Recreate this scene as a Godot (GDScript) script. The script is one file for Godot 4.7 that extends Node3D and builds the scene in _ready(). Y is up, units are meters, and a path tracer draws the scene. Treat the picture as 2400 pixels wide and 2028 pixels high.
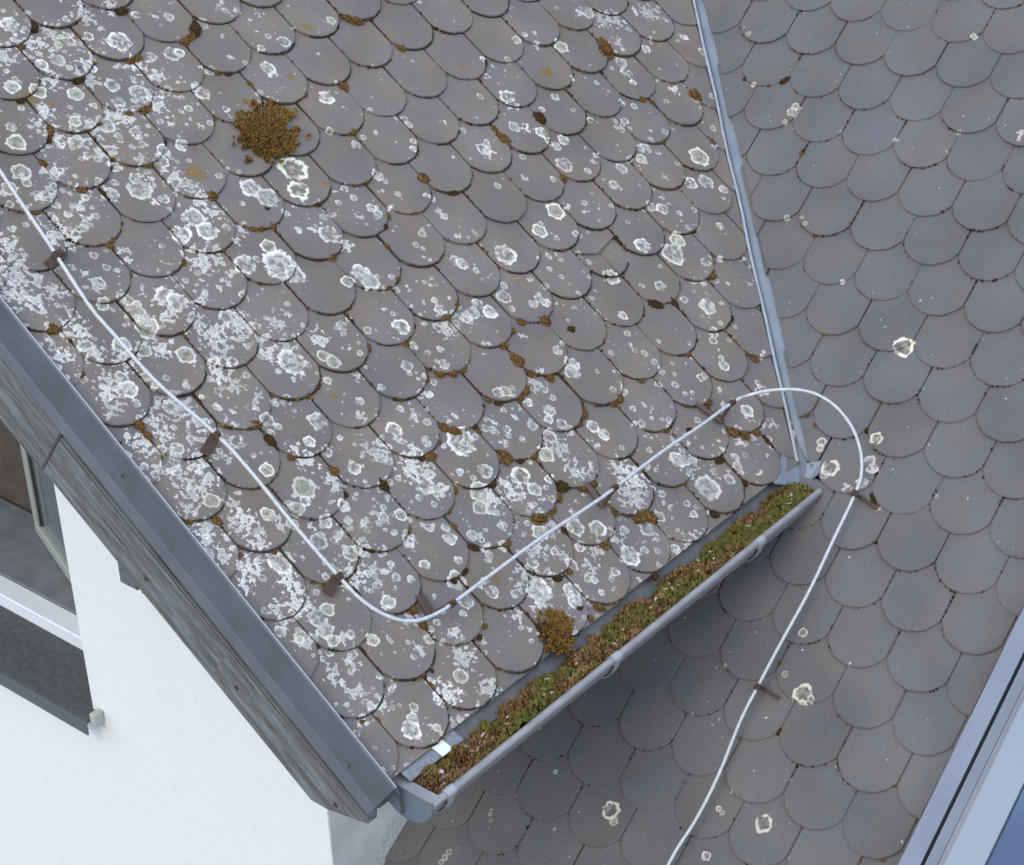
extends Node3D
# A weathered dormer roof with lichen, moss, a filled gutter and a lightning cable,
# above a plain grey main roof. All coordinates below are in tile widths (0.18 m).

const S := 0.18                       # one tile width in metres
var UP := Vector3(0, 6.6, 0)          # height of the coordinate origin above the ground
var CAM_POS := Vector3(-19.1802, 9.8214, 22.6392)
var CAM_RIGHT := Vector3(0.632841, -0.033459, 0.773559)
var CAM_DOWN := Vector3(-0.407078, -0.864223, 0.295646)
var CAM_FORWARD := Vector3(0.658635, -0.501996, -0.560536)
const CAM_FOV := 24.7028
const SLOPE_M := 0.657775
const SLOPE_D := 0.642347
const ROW_D := 0.84038
const ROW_M := 0.82760
var M0 := Vector3(10.55930, -1.61084, 5.47876)

const D_ROW_SHIFT := [-0.05, -0.03, -0.02, 0.0, 0.03, 0.02, 0.025, 0.025, 0.035, -0.015, -0.03, -0.005, -0.03, -0.045, -0.08]
const SAG := 0.32                     # depth of the rounded tile tip
var THICK := 0.045

var rng := RandomNumberGenerator.new()
var house: Node3D
var counts := {}

var LICHEN_D := [
	[-2.38, -1.23, 0.153, 0], [-1.83, -0.89, 0.155, 2], [-2.32, -0.87, 0.166, 2], [-2.15, -0.8, 0.111, 2], [-1.69, -0.66, 0.099, 0], [-0.98, -0.35, 0.202, 0], [-1.37, -0.62, 0.086, 0], [-1.17, -0.97, 0.173, 2],
	[-1.97, -1.33, 0.056, 0], [-0.68, -0.94, 0.132, 2], [-0.37, -0.71, 0.074, 0], [0.12, -0.47, 0.09, 0], [1.11, -0.21, 0.077, 0], [0.54, -0.16, 0.106, 1], [2.75, 0.61, 0.09, 1], [1.63, 0.66, 0.125, 4],
	[-2.8, -0.79, 0.204, 2], [-2.4, -0.44, 0.11, 0], [-2.11, -0.42, 0.125, 0], [-3.07, -0.25, 0.134, 0], [-1.89, 0.03, 0.195, 2], [-1.72, -0.14, 0.112, 0], [-1.62, 0.28, 0.127, 0], [-1.32, 0.55, 0.156, 0],
	[-0.66, 0.06, 0.087, 0], [-0.31, 0.14, 0.147, 0], [-0.18, 0.17, 0.089, 0], [-2.75, -0.05, 0.136, 1], [-2.25, 0.2, 0.138, 1], [-2.42, -0.15, 0.165, 2], [-1.23, 0.75, 0.185, 2], [-1.21, 0.86, 0.156, 2],
	[-1.74, 0.58, 0.112, 0], [-2.18, 0.83, 0.165, 0], [-1.92, 0.74, 0.166, 2], [-1.79, 0.89, 0.139, 2], [-1.85, 1.13, 0.097, 0], [-2.47, 1.25, 0.122, 0], [-3.64, 0.6, 0.157, 1], [-2.6, 0.63, 0.108, 1],
	[-3.52, 0.33, 0.092, 0], [1, 0.96, 0.137, 0], [-0.36, 0.94, 0.131, 0], [0.05, 0.64, 0.074, 0], [1.55, 1.81, 0.139, 0], [0.46, 1.54, 0.149, 2], [0.62, 1.64, 0.09, 2], [-3.03, 0.73, 0.16, 2],
	[-2.76, 0.91, 0.121, 0], [-3.46, 1.24, 0.157, 2], [-3.88, 1.04, 0.155, 1], [-4.22, 1.21, 0.127, 1], [-3.93, 1.23, 0.077, 1], [-2.78, 1.18, 0.067, 0], [-2.7, 1.3, 0.054, 0], [-1.83, 1.72, 0.124, 0],
	[-1.67, 1.58, 0.111, 0], [-1.35, 1.61, 0.098, 0], [-2.46, 1.99, 0.202, 0], [-2.39, 1.8, 0.108, 0], [-2.92, 1.88, 0.133, 0], [-2.95, 1.65, 0.08, 0], [-2.52, 1.49, 0.108, 0], [-2.24, 2.28, 0.095, 0],
	[-2.22, 2, 0.068, 0], [-1.83, 2.08, 0.179, 2], [-1.75, 2.24, 0.166, 2], [0.07, 2.67, 0.248, 4], [-0.16, 3.04, 0.188, 4], [-0.83, 2.68, 0.176, 0], [-0.71, 2.93, 0.193, 0], [-3.92, 1.47, 0.077, 1],
	[-3.47, 1.86, 0.078, 0], [-3.71, 1.9, 0.065, 0], [-3.6, 2.15, 0.078, 0], [-3.93, 1.89, 0.051, 0], [-3.94, 2.23, 0.179, 2], [-4.15, 2.1, 0.089, 1], [-2.02, 2.73, 0.177, 0], [-2.01, 3.02, 0.177, 0],
	[-1.69, 2.79, 0.151, 2], [-2.41, 2.9, 0.161, 0], [-1.7, 2.54, 0.138, 2], [-1.69, 3.1, 0.069, 0], [-1.49, 3.21, 0.11, 2], [-1.69, 3.35, 0.069, 2], [-3.36, 2.77, 0.104, 2], [-3.46, 2.9, 0.078, 2],
	[-2.8, 2.94, 0.053, 0], [-1.3, 3.64, 0.139, 1], [-1.37, 3.99, 0.289, 0], [-1.26, 4.21, 0.166, 0], [-1.87, 3.73, 0.177, 0], [-2.41, 3.38, 0.214, 2], [-2.2, 3.47, 0.121, 2], [-1.63, 3.74, 0.068, 0],
	[-0.27, 3.89, 0.172, 0], [-0.11, 3.6, 0.072, 0], [-0.64, 3.28, 0.071, 0], [-4.07, 3.05, 0.114, 1], [-3.81, 2.63, 0.064, 1], [-3.78, 2.88, 0.064, 1], [-4.91, 2.14, 0.222, 2], [-5.03, 2.44, 0.269, 2],
	[-4.82, 1.94, 0.149, 2], [-2.17, 3.77, 0.081, 2], [-2.33, 3.85, 0.08, 2], [-2.96, 0.02, 0.135, 3], [-2.71, 0.22, 0.081, 3], [-1.5, 2.12, 0.223, 3], [2.23, 0.56, 0.111, 3], [1.25, 1.25, 0.092, 3],
	[0.37, 3.14, 0.088, 3], [-1.21, 1.76, 0.056, 3], [6.1, 2.19, 0.064, 0], [5.88, 2.22, 0.098, 0], [6.66, 2.66, 0.143, 1], [7.81, 2.28, 0.156, 0], [7.62, 2.23, 0.111, 2], [8.03, 2.52, 0.205, 2],
	[8.29, 2.64, 0.188, 2], [9.13, 2.78, 0.211, 2], [7.88, 3.02, 0.104, 2], [8.37, 3.37, 0.112, 0], [7.61, 3.4, 0.128, 0], [7.5, 3.63, 0.109, 2], [7.46, 3.85, 0.073, 0], [7.32, 3.42, 0.054, 0],
	[4.72, 3.1, 0.152, 0], [5, 2.48, 0.051, 2], [5.68, 3.45, 0.087, 0], [5.79, 3.81, 0.052, 0], [2.56, 2.69, 0.07, 1], [2.55, 2.81, 0.07, 1], [2.38, 3.11, 0.063, 1], [1.38, 2.75, 0.091, 0],
	[4.38, 3.62, 0.116, 1], [4.58, 3.76, 0.1, 2], [4.79, 3.92, 0.118, 0], [5.11, 4.21, 0.119, 0], [4.86, 4.25, 0.101, 0], [4.79, 4.13, 0.084, 1], [3.51, 3.78, 0.146, 2], [3.43, 3.28, 0.065, 0],
	[4.69, 4.62, 0.167, 0], [5.01, 4.91, 0.074, 1], [5.39, 4.53, 0.051, 0], [5.72, 5.14, 0.12, 0], [5.29, 5.33, 0.101, 0], [6.27, 5.15, 0.122, 1], [6.51, 4.97, 0.123, 2], [5.95, 4.11, 0.07, 0],
	[6.42, 4.32, 0.063, 0], [6.6, 4.4, 0.078, 0], [6.38, 4.53, 0.063, 0], [7.08, 4.24, 0.072, 1], [7.2, 4.94, 0.079, 0], [6.76, 4.92, 0.053, 0], [1.31, 3.37, 0.106, 0], [1.35, 3.49, 0.061, 0],
	[3.77, 4.48, 0.081, 2], [4.26, 4.75, 0.066, 0], [1.88, 4.1, 0.061, 0], [1.8, 4.03, 0.055, 0], [3.82, 5.25, 0.178, 1], [3.22, 5.41, 0.143, 1], [4.1, 5.25, 0.082, 2], [1.2, 4.55, 0.075, 1],
	[0.76, 3.81, 0.095, 0], [0.78, 3.94, 0.083, 0], [2.29, 5.49, 0.2, 0], [1.4, 5.19, 0.114, 0], [1.46, 5.28, 0.114, 0], [-0.27, 4.66, 0.171, 0], [-0.24, 4.84, 0.171, 0], [-0.57, 4.68, 0.113, 1],
	[-0.11, 4.13, 0.129, 2], [4.82, 6.49, 0.165, 0], [3.2, 5.89, 0.063, 0], [3.01, 5.85, 0.063, 0], [4.46, 5.36, 0.059, 0], [4.34, 5.51, 0.066, 2], [5.65, 5.97, 0.102, 0], [5.82, 6.1, 0.12, 0],
	[5.6, 6.7, 0.152, 1], [5.28, 6.87, 0.234, 0], [3.81, 6.66, 0.16, 0], [4.52, 7.23, 0.114, 0], [1.83, 5.9, 0.076, 0], [2.36, 6.02, 0.055, 0], [6.06, 6.32, 0.062, 0], [4.86, 6.94, 0.05, 0],
	[6.73, 5.18, 0.064, 0], [6.89, 5.54, 0.053, 0], [8.19, 4.3, 0.111, 2], [4.39, 2.29, 0.084, 3], [2.12, 5.94, 0.061, 3], [5.9, 3, 0.175, 3], [9.46, 3.5, 0.069, 0], [9.55, 3.91, 0.096, 4],
	[10.26, 3.08, 0.059, 0], [8.86, 4.75, 0.068, 1], [8.43, 4.66, 0.074, 0], [8.29, 5.29, 0.074, 1], [7.44, 5.63, 0.216, 1], [6.83, 5.95, 0.141, 0], [7.16, 6.07, 0.16, 0], [7.36, 6.35, 0.1, 0],
	[6.65, 6.87, 0.087, 0], [6.42, 6.41, 0.062, 0], [5.75, 7.29, 0.101, 0], [6.07, 7.37, 0.061, 0], [5.64, 7.64, 0.061, 0], [5.36, 7.55, 0.067, 0], [5.64, 6.76, 0.102, 1], [-5.29, 2.65, 0.218, 2],
	[-5.15, 2.78, 0.195, 2], [-5.05, 2.91, 0.146, 2], [-4.22, 3.35, 0.1, 1], [-3.87, 3.45, 0.101, 1], [-3.89, 3.65, 0.152, 1], [-4.69, 3.3, 0.086, 0], [-4.8, 3.51, 0.184, 2], [-3.33, 3.66, 0.181, 0],
	[-3.23, 3.8, 0.168, 0], [-3.59, 3.95, 0.115, 2], [-3.9, 3.93, 0.177, 1], [-3.18, 4.19, 0.181, 2], [-2.69, 4.35, 0.158, 0], [-2.8, 3.89, 0.105, 2], [-2.73, 4.48, 0.092, 0], [-2.79, 4.69, 0.104, 2],
	[-3.12, 4.56, 0.232, 2], [-4.42, 4.02, 0.148, 1], [-4.17, 4.2, 0.125, 1], [-3.68, 4.55, 0.152, 1], [-4.88, 3.77, 0.122, 0], [-4.84, 3.93, 0.146, 2], [-5.23, 3.76, 0.144, 2], [-2.54, 4.85, 0.092, 2],
	[-2.23, 5.12, 0.159, 2], [-2.34, 5.36, 0.224, 0], [-1.68, 5.25, 0.149, 2], [-1.85, 5.51, 0.107, 1], [-1.79, 5.67, 0.121, 1], [-3.33, 4.85, 0.204, 2], [-3.44, 4.97, 0.178, 2], [-3.38, 5.24, 0.153, 2],
	[-4.44, 4.56, 0.086, 1], [-4.76, 4.43, 0.134, 0], [-4.96, 4.45, 0.241, 2], [-4.77, 4.61, 0.146, 0], [-5.1, 4.55, 0.144, 2], [-5.13, 4.74, 0.144, 2], [-4.83, 4.84, 0.073, 0], [-4.43, 5.08, 0.11, 1],
	[-4.78, 5.15, 0.169, 2], [-4.79, 5.38, 0.145, 2], [-4.78, 5.66, 0.108, 1], [-5.13, 5.4, 0.19, 2], [-5.21, 5.18, 0.095, 2], [-3.33, 5.93, 0.114, 0], [-2.67, 6.3, 0.155, 0], [-3.35, 5.71, 0.089, 2],
	[-3.93, 5.18, 0.045, 0], [-3.86, 5.41, 0.062, 0], [-2.87, 5.81, 0.09, 0], [-3.04, 5.75, 0.077, 2], [-3.02, 6.51, 0.102, 0], [-3.31, 6.48, 0.114, 2], [-3.21, 6.71, 0.164, 2], [-2.88, 6.75, 0.09, 0],
	[-4.99, 5.92, 0.083, 0], [-4.89, 5.78, 0.096, 0], [-4.66, 5.97, 0.157, 2], [-4.67, 6.22, 0.168, 2], [-5, 6.3, 0.202, 2], [-5.24, 6.44, 0.141, 2], [-4.87, 6.53, 0.131, 1], [-4.63, 6.7, 0.132, 2],
	[-3.86, 6.55, 0.119, 1], [-3.57, 7.02, 0.187, 1], [-3.9, 7.22, 0.123, 1], [-3.71, 7.19, 0.087, 0], [-4.31, 7.07, 0.116, 1], [-4.1, 7.36, 0.097, 1], [-3.96, 7.76, 0.134, 1], [-4.67, 6.99, 0.191, 2],
	[-4.82, 6.96, 0.143, 2], [-4.62, 7.22, 0.107, 2], [-4.72, 7.36, 0.143, 2], [-5.23, 6.81, 0.187, 2], [-5.33, 6.98, 0.14, 2], [-5.3, 7.25, 0.14, 2], [-4.62, 7.73, 0.178, 0], [-3.64, 7.58, 0.099, 0],
	[-3.64, 7.81, 0.086, 0], [-4.84, 7.54, 0.071, 0], [-3.12, 7.18, 0.152, 2], [-2.16, 6.1, 0.092, 3], [-2.56, 3.97, 0.066, 3], [0.47, 5.76, 0.11, 0], [0.79, 6.05, 0.123, 0], [0.96, 6.05, 0.123, 0],
	[1.16, 5.95, 0.104, 0], [1.24, 6.17, 0.133, 0], [1.66, 6.07, 0.135, 0], [2.04, 6.41, 0.091, 0], [2.27, 6.5, 0.092, 0], [2.22, 6.38, 0.092, 0], [1.61, 6.3, 0.06, 0], [3.12, 6.81, 0.047, 1],
	[3.37, 7.32, 0.094, 0], [-0.36, 5.7, 0.155, 0], [0.31, 6.02, 0.187, 2], [-1.2, 5.24, 0.096, 0], [1.77, 7.24, 0.096, 0], [1.82, 7.55, 0.143, 0], [1.72, 7.65, 0.149, 0], [1.45, 6.74, 0.074, 2],
	[-0.76, 6.26, 0.105, 0], [-0.39, 6.03, 0.079, 0], [-0.29, 6.24, 0.056, 0], [-0.2, 6.53, 0.098, 0], [3.24, 8.4, 0.078, 0], [2.14, 7.85, 0.045, 0], [0.26, 7.32, 0.099, 0], [0.4, 7.37, 0.108, 1],
	[1.01, 7.49, 0.16, 2], [1.06, 7.64, 0.073, 0], [-0.53, 6.66, 0.056, 1], [-0.76, 6.77, 0.077, 0], [-1.6, 6.03, 0.081, 2], [-1.86, 6.36, 0.074, 0], [-2.04, 6.57, 0.092, 2], [-1.41, 6.35, 0.068, 0],
	[0.62, 7.67, 0.086, 0], [0.84, 7.96, 0.115, 0], [0.69, 8.07, 0.086, 0], [0.83, 8.25, 0.101, 0], [2.31, 8.34, 0.075, 1], [2.12, 8.24, 0.06, 0], [1.32, 8.53, 0.117, 0], [1.37, 8.72, 0.117, 0],
	[2.2, 8.65, 0.06, 0], [-1.71, 6.97, 0.133, 0], [-0.88, 7.64, 0.245, 0], [0.37, 8.02, 0.085, 0], [-0.36, 7.66, 0.069, 0], [-0.27, 7.79, 0.07, 0], [0.51, 8.29, 0.128, 0], [0.88, 8.39, 0.086, 0],
	[0.04, 8.1, 0.05, 0], [0.21, 8.49, 0.141, 1], [-2.19, 7.21, 0.131, 0], [-2.16, 7.34, 0.065, 0], [-2.71, 7.15, 0.115, 0], [-1.41, 7.41, 0.08, 0], [-1.87, 7.56, 0.237, 2], [-1.72, 7.74, 0.159, 2],
	[-1.9, 7.92, 0.144, 0], [-1.77, 8.05, 0.158, 2], [-0.91, 8.21, 0.136, 0], [-1.29, 8.01, 0.067, 0], [-2.36, 7.57, 0.065, 1], [-0.42, 8.54, 0.165, 4], [-0.74, 8.5, 0.122, 2], [-0.74, 8.69, 0.163, 2],
	[-0.4, 8.83, 0.124, 0], [-0.2, 8.91, 0.055, 0], [-0.05, 8.82, 0.078, 0], [-1.24, 8.41, 0.161, 1], [-1.18, 8.53, 0.107, 0], [-1.41, 8.6, 0.127, 1], [-1.27, 8.71, 0.107, 0], [-2.59, 8.07, 0.102, 1],
	[-3.14, 7.94, 0.063, 0], [-2.86, 7.96, 0.089, 0], [-3.36, 7.73, 0.075, 0], [-3.25, 7.53, 0.1, 0], [-2.89, 8.23, 0.056, 0], [-2.32, 8.43, 0.077, 0], [-1.31, 9.01, 0.08, 0], [-2.1, 8.56, 0.073, 0],
	[-2.18, 8.73, 0.116, 0], [-2.76, 8.41, 0.114, 2], [-1.87, 8.87, 0.091, 0], [-0.86, 9.39, 0.14, 1], [-0.57, 9.4, 0.082, 0], [0.42, 8.97, 0.169, 2], [1.18, 9.32, 0.202, 2], [1.21, 9.59, 0.245, 2],
	[0.96, 9.74, 0.257, 2], [2.2, 9.7, 0.149, 0], [1.51, 9.97, 0.073, 0], [-0.29, 9.64, 0.151, 0], [0.02, 9.84, 0.152, 0], [0.21, 10.1, 0.139, 2], [0.17, 10.43, 0.18, 0], [0.81, 10.26, 0.141, 0],
	[0.43, 10.08, 0.084, 0], [0.78, 10.06, 0.099, 0], [1.15, 10.23, 0.1, 1], [-0.25, 10.05, 0.137, 2], [-0.45, 9.89, 0.082, 0], [-0.85, 9.9, 0.094, 0], [-0.8, 10.04, 0.107, 0], [-1.35, 9.68, 0.106, 0],
	[-0.89, 9.74, 0.075, 0], [-1.11, 9.55, 0.12, 2], [-3.66, 8.14, 0.135, 1], [-3.46, 8.22, 0.099, 0], [-3.24, 8.35, 0.075, 0], [-2.83, 8.83, 0.088, 0], [-2.33, 9.06, 0.072, 0], [-1.53, 9.25, 0.079, 0],
	[-1.76, 9.13, 0.052, 0], [-0.25, 10.49, 0.082, 0], [0.46, 10.5, 0.07, 0], [0.98, 10.77, 0.099, 0], [1.7, 9.64, 0.044, 0], [1.45, 9.82, 0.044, 0], [5.04, 7.95, 0.165, 0], [4.95, 7.87, 0.066, 0],
	[4.74, 7.62, 0.082, 0], [4.73, 8.36, 0.098, 0], [4.62, 8.45, 0.081, 1], [4.39, 8.9, 0.112, 0], [3.82, 8.85, 0.079, 0], [3.97, 9.17, 0.047, 0], [3.42, 8.98, 0.047, 0], [3.28, 8.93, 0.056, 0],
	[4.1, 9.72, 0.126, 0], [4.69, 9.6, 0.113, 2], [4.38, 10.12, 0.095, 2], [4.18, 10.05, 0.079, 2], [3.5, 10.05, 0.093, 2], [3.1, 10.01, 0.046, 0], [3.41, 10.26, 0.055, 0], [3.19, 10.19, 0.077, 0],
	[3.1, 10.33, 0.092, 0], [2.67, 10.18, 0.075, 0], [2.46, 9.84, 0.105, 0], [2.21, 9.98, 0.089, 0], [2.31, 9.76, 0.119, 0], [2.79, 10.42, 0.106, 0], [2.31, 10.32, 0.238, 0], [1.72, 10.51, 0.073, 0],
	[1.86, 10.44, 0.044, 0], [4.57, 8.62, 0.081, 3], [-3.71, 8.98, 0.117, 1], [-4.28, 9.27, 0.1, 1], [-3.56, 9.7, 0.085, 1], [-3.55, 10.35, 0.116, 1], [-4.05, 10.39, 0.052, 1], [-4.57, 10.42, 0.093, 0],
	[-4.71, 10.52, 0.15, 0], [-4.78, 10.04, 0.116, 2], [-4.7, 10.14, 0.042, 1], [-4.6, 10.17, 0.035, 0], [-4.77, 9.38, 0.117, 2], [-4.65, 9.26, 0.082, 0], [-4.63, 9.05, 0.118, 2], [-3.79, 9.76, 0.084, 2],
	[-3.86, 9.57, 0.043, 0], [-3.42, 9.84, 0.044, 0], [-3.15, 9.82, 0.099, 2], [-2.58, 9.27, 0.152, 0], [-2.67, 9.58, 0.121, 0], [-2.23, 9.68, 0.115, 0], [-1.94, 9.9, 0.072, 0], [-2.85, 9.69, 0.062, 0],
	[-1.54, 10.03, 0.209, 0], [-1.62, 10.17, 0.156, 2], [-1.09, 10.34, 0.146, 0], [-1.18, 10.49, 0.132, 0], [-1.58, 10.55, 0.104, 2], [-2.14, 10.15, 0.102, 2], [-0.66, 10.4, 0.067, 0], [-0.4, 10.55, 0.049, 0],
	[-2.88, 10.14, 0.062, 2], [-3.24, 10.15, 0.037, 0], [-3.39, 10.2, 0.044, 2], [-4.88, 9.75, 0.069, 2], [-4.55, 9.71, 0.059, 0], [-4.53, 9.94, 0.047, 0], [-5.06, 9.5, 0.058, 2], [-3.16, 8.89, 0.062, 0],
	[-2.01, 9.56, 0.09, 3], [-5.28, 7.74, 0.116, 2], [-5.16, 8.18, 0.104, 2], [-4.7, 8.17, 0.106, 2], [-4.69, 8.37, 0.142, 2], [-4.52, 8.59, 0.107, 1], [-4.74, 8.62, 0.141, 0], [-4.77, 8.8, 0.141, 0],
	[-4.78, 8.98, 0.105, 1], [-5.11, 8.73, 0.134, 1], [-5.2, 8.43, 0.104, 2], [-5.31, 8.49, 0.092, 0], [-4.91, 9.07, 0.065, 0], [-5.05, 9.09, 0.046, 0], [-5.04, 9.3, 0.092, 2], [-5.17, 9.38, 0.092, 2],
	[-4.69, 7.99, 0.142, 2],
]
var LICHEN_M := [
	[-0.07, 1.89, 0.077, 1], [-0.08, 2.01, 0.097, 1], [2.38, -0.2, 0.056, 1], [4.03, 1.46, 0.117, 2], [-1.08, 1.66, 0.046, 1], [-0.11, 2.23, 0.045, 1], [-1.71, 0.7, 0.054, 1], [1.22, 4.01, 0.049, 1],
	[1.1, 3.91, 0.037, 1], [0.85, 3.98, 0.049, 1], [2.99, 1.65, 0.036, 1], [1.99, 2.06, 0.037, 1], [2.38, 4.82, 0.041, 1], [3.9, 5.61, 0.174, 4], [3.4, 7.58, 0.084, 1], [3.43, 7.68, 0.07, 1],
	[4.21, 7.23, 0.115, 4], [3.72, 7.93, 0.165, 4], [3.69, 8.07, 0.077, 1], [4.29, 7.6, 0.104, 0], [4.39, 7.7, 0.109, 0], [4.15, 8.16, 0.076, 2], [4.35, 7.99, 0.103, 0], [5.53, 7.79, 0.037, 1],
	[4.8, 8.29, 0.053, 2], [2.74, 8.7, 0.003, 1], [4.62, 10.56, 0.079, 1], [4.65, 11.26, 0.057, 1], [5.07, 11.43, 0.174, 4], [5.23, 11.46, 0.064, 1], [4.7, 13.52, 0.046, 1], [4.78, 13.55, 0.045, 1],
	[5.45, 13.43, 0.149, 4], [4.87, 14.23, 0.08, 1], [4.76, 13.22, 0.025, 1], [3.7, 11.5, 0.027, 1], [5.53, 10.76, 0.036, 2], [6.02, 13.73, 0.024, 1], [7.46, 12.81, 0.028, 2], [3.13, 14.26, 0.157, 4],
	[3.28, 14.4, 0.068, 1], [3.29, 14.3, 0.031, 1], [1.97, 14.11, 0.041, 1], [1.27, 15.08, 0.027, 1], [1.29, 15.16, 0.033, 1], [1.37, 15.24, 0.038, 1], [0.96, 15.97, 0.055, 1], [0.94, 16.08, 0.055, 1],
	[0.93, 16.17, 0.049, 1], [1.34, 13.6, 0.033, 1], [2.42, 14.9, 0.027, 1],
]
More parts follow.
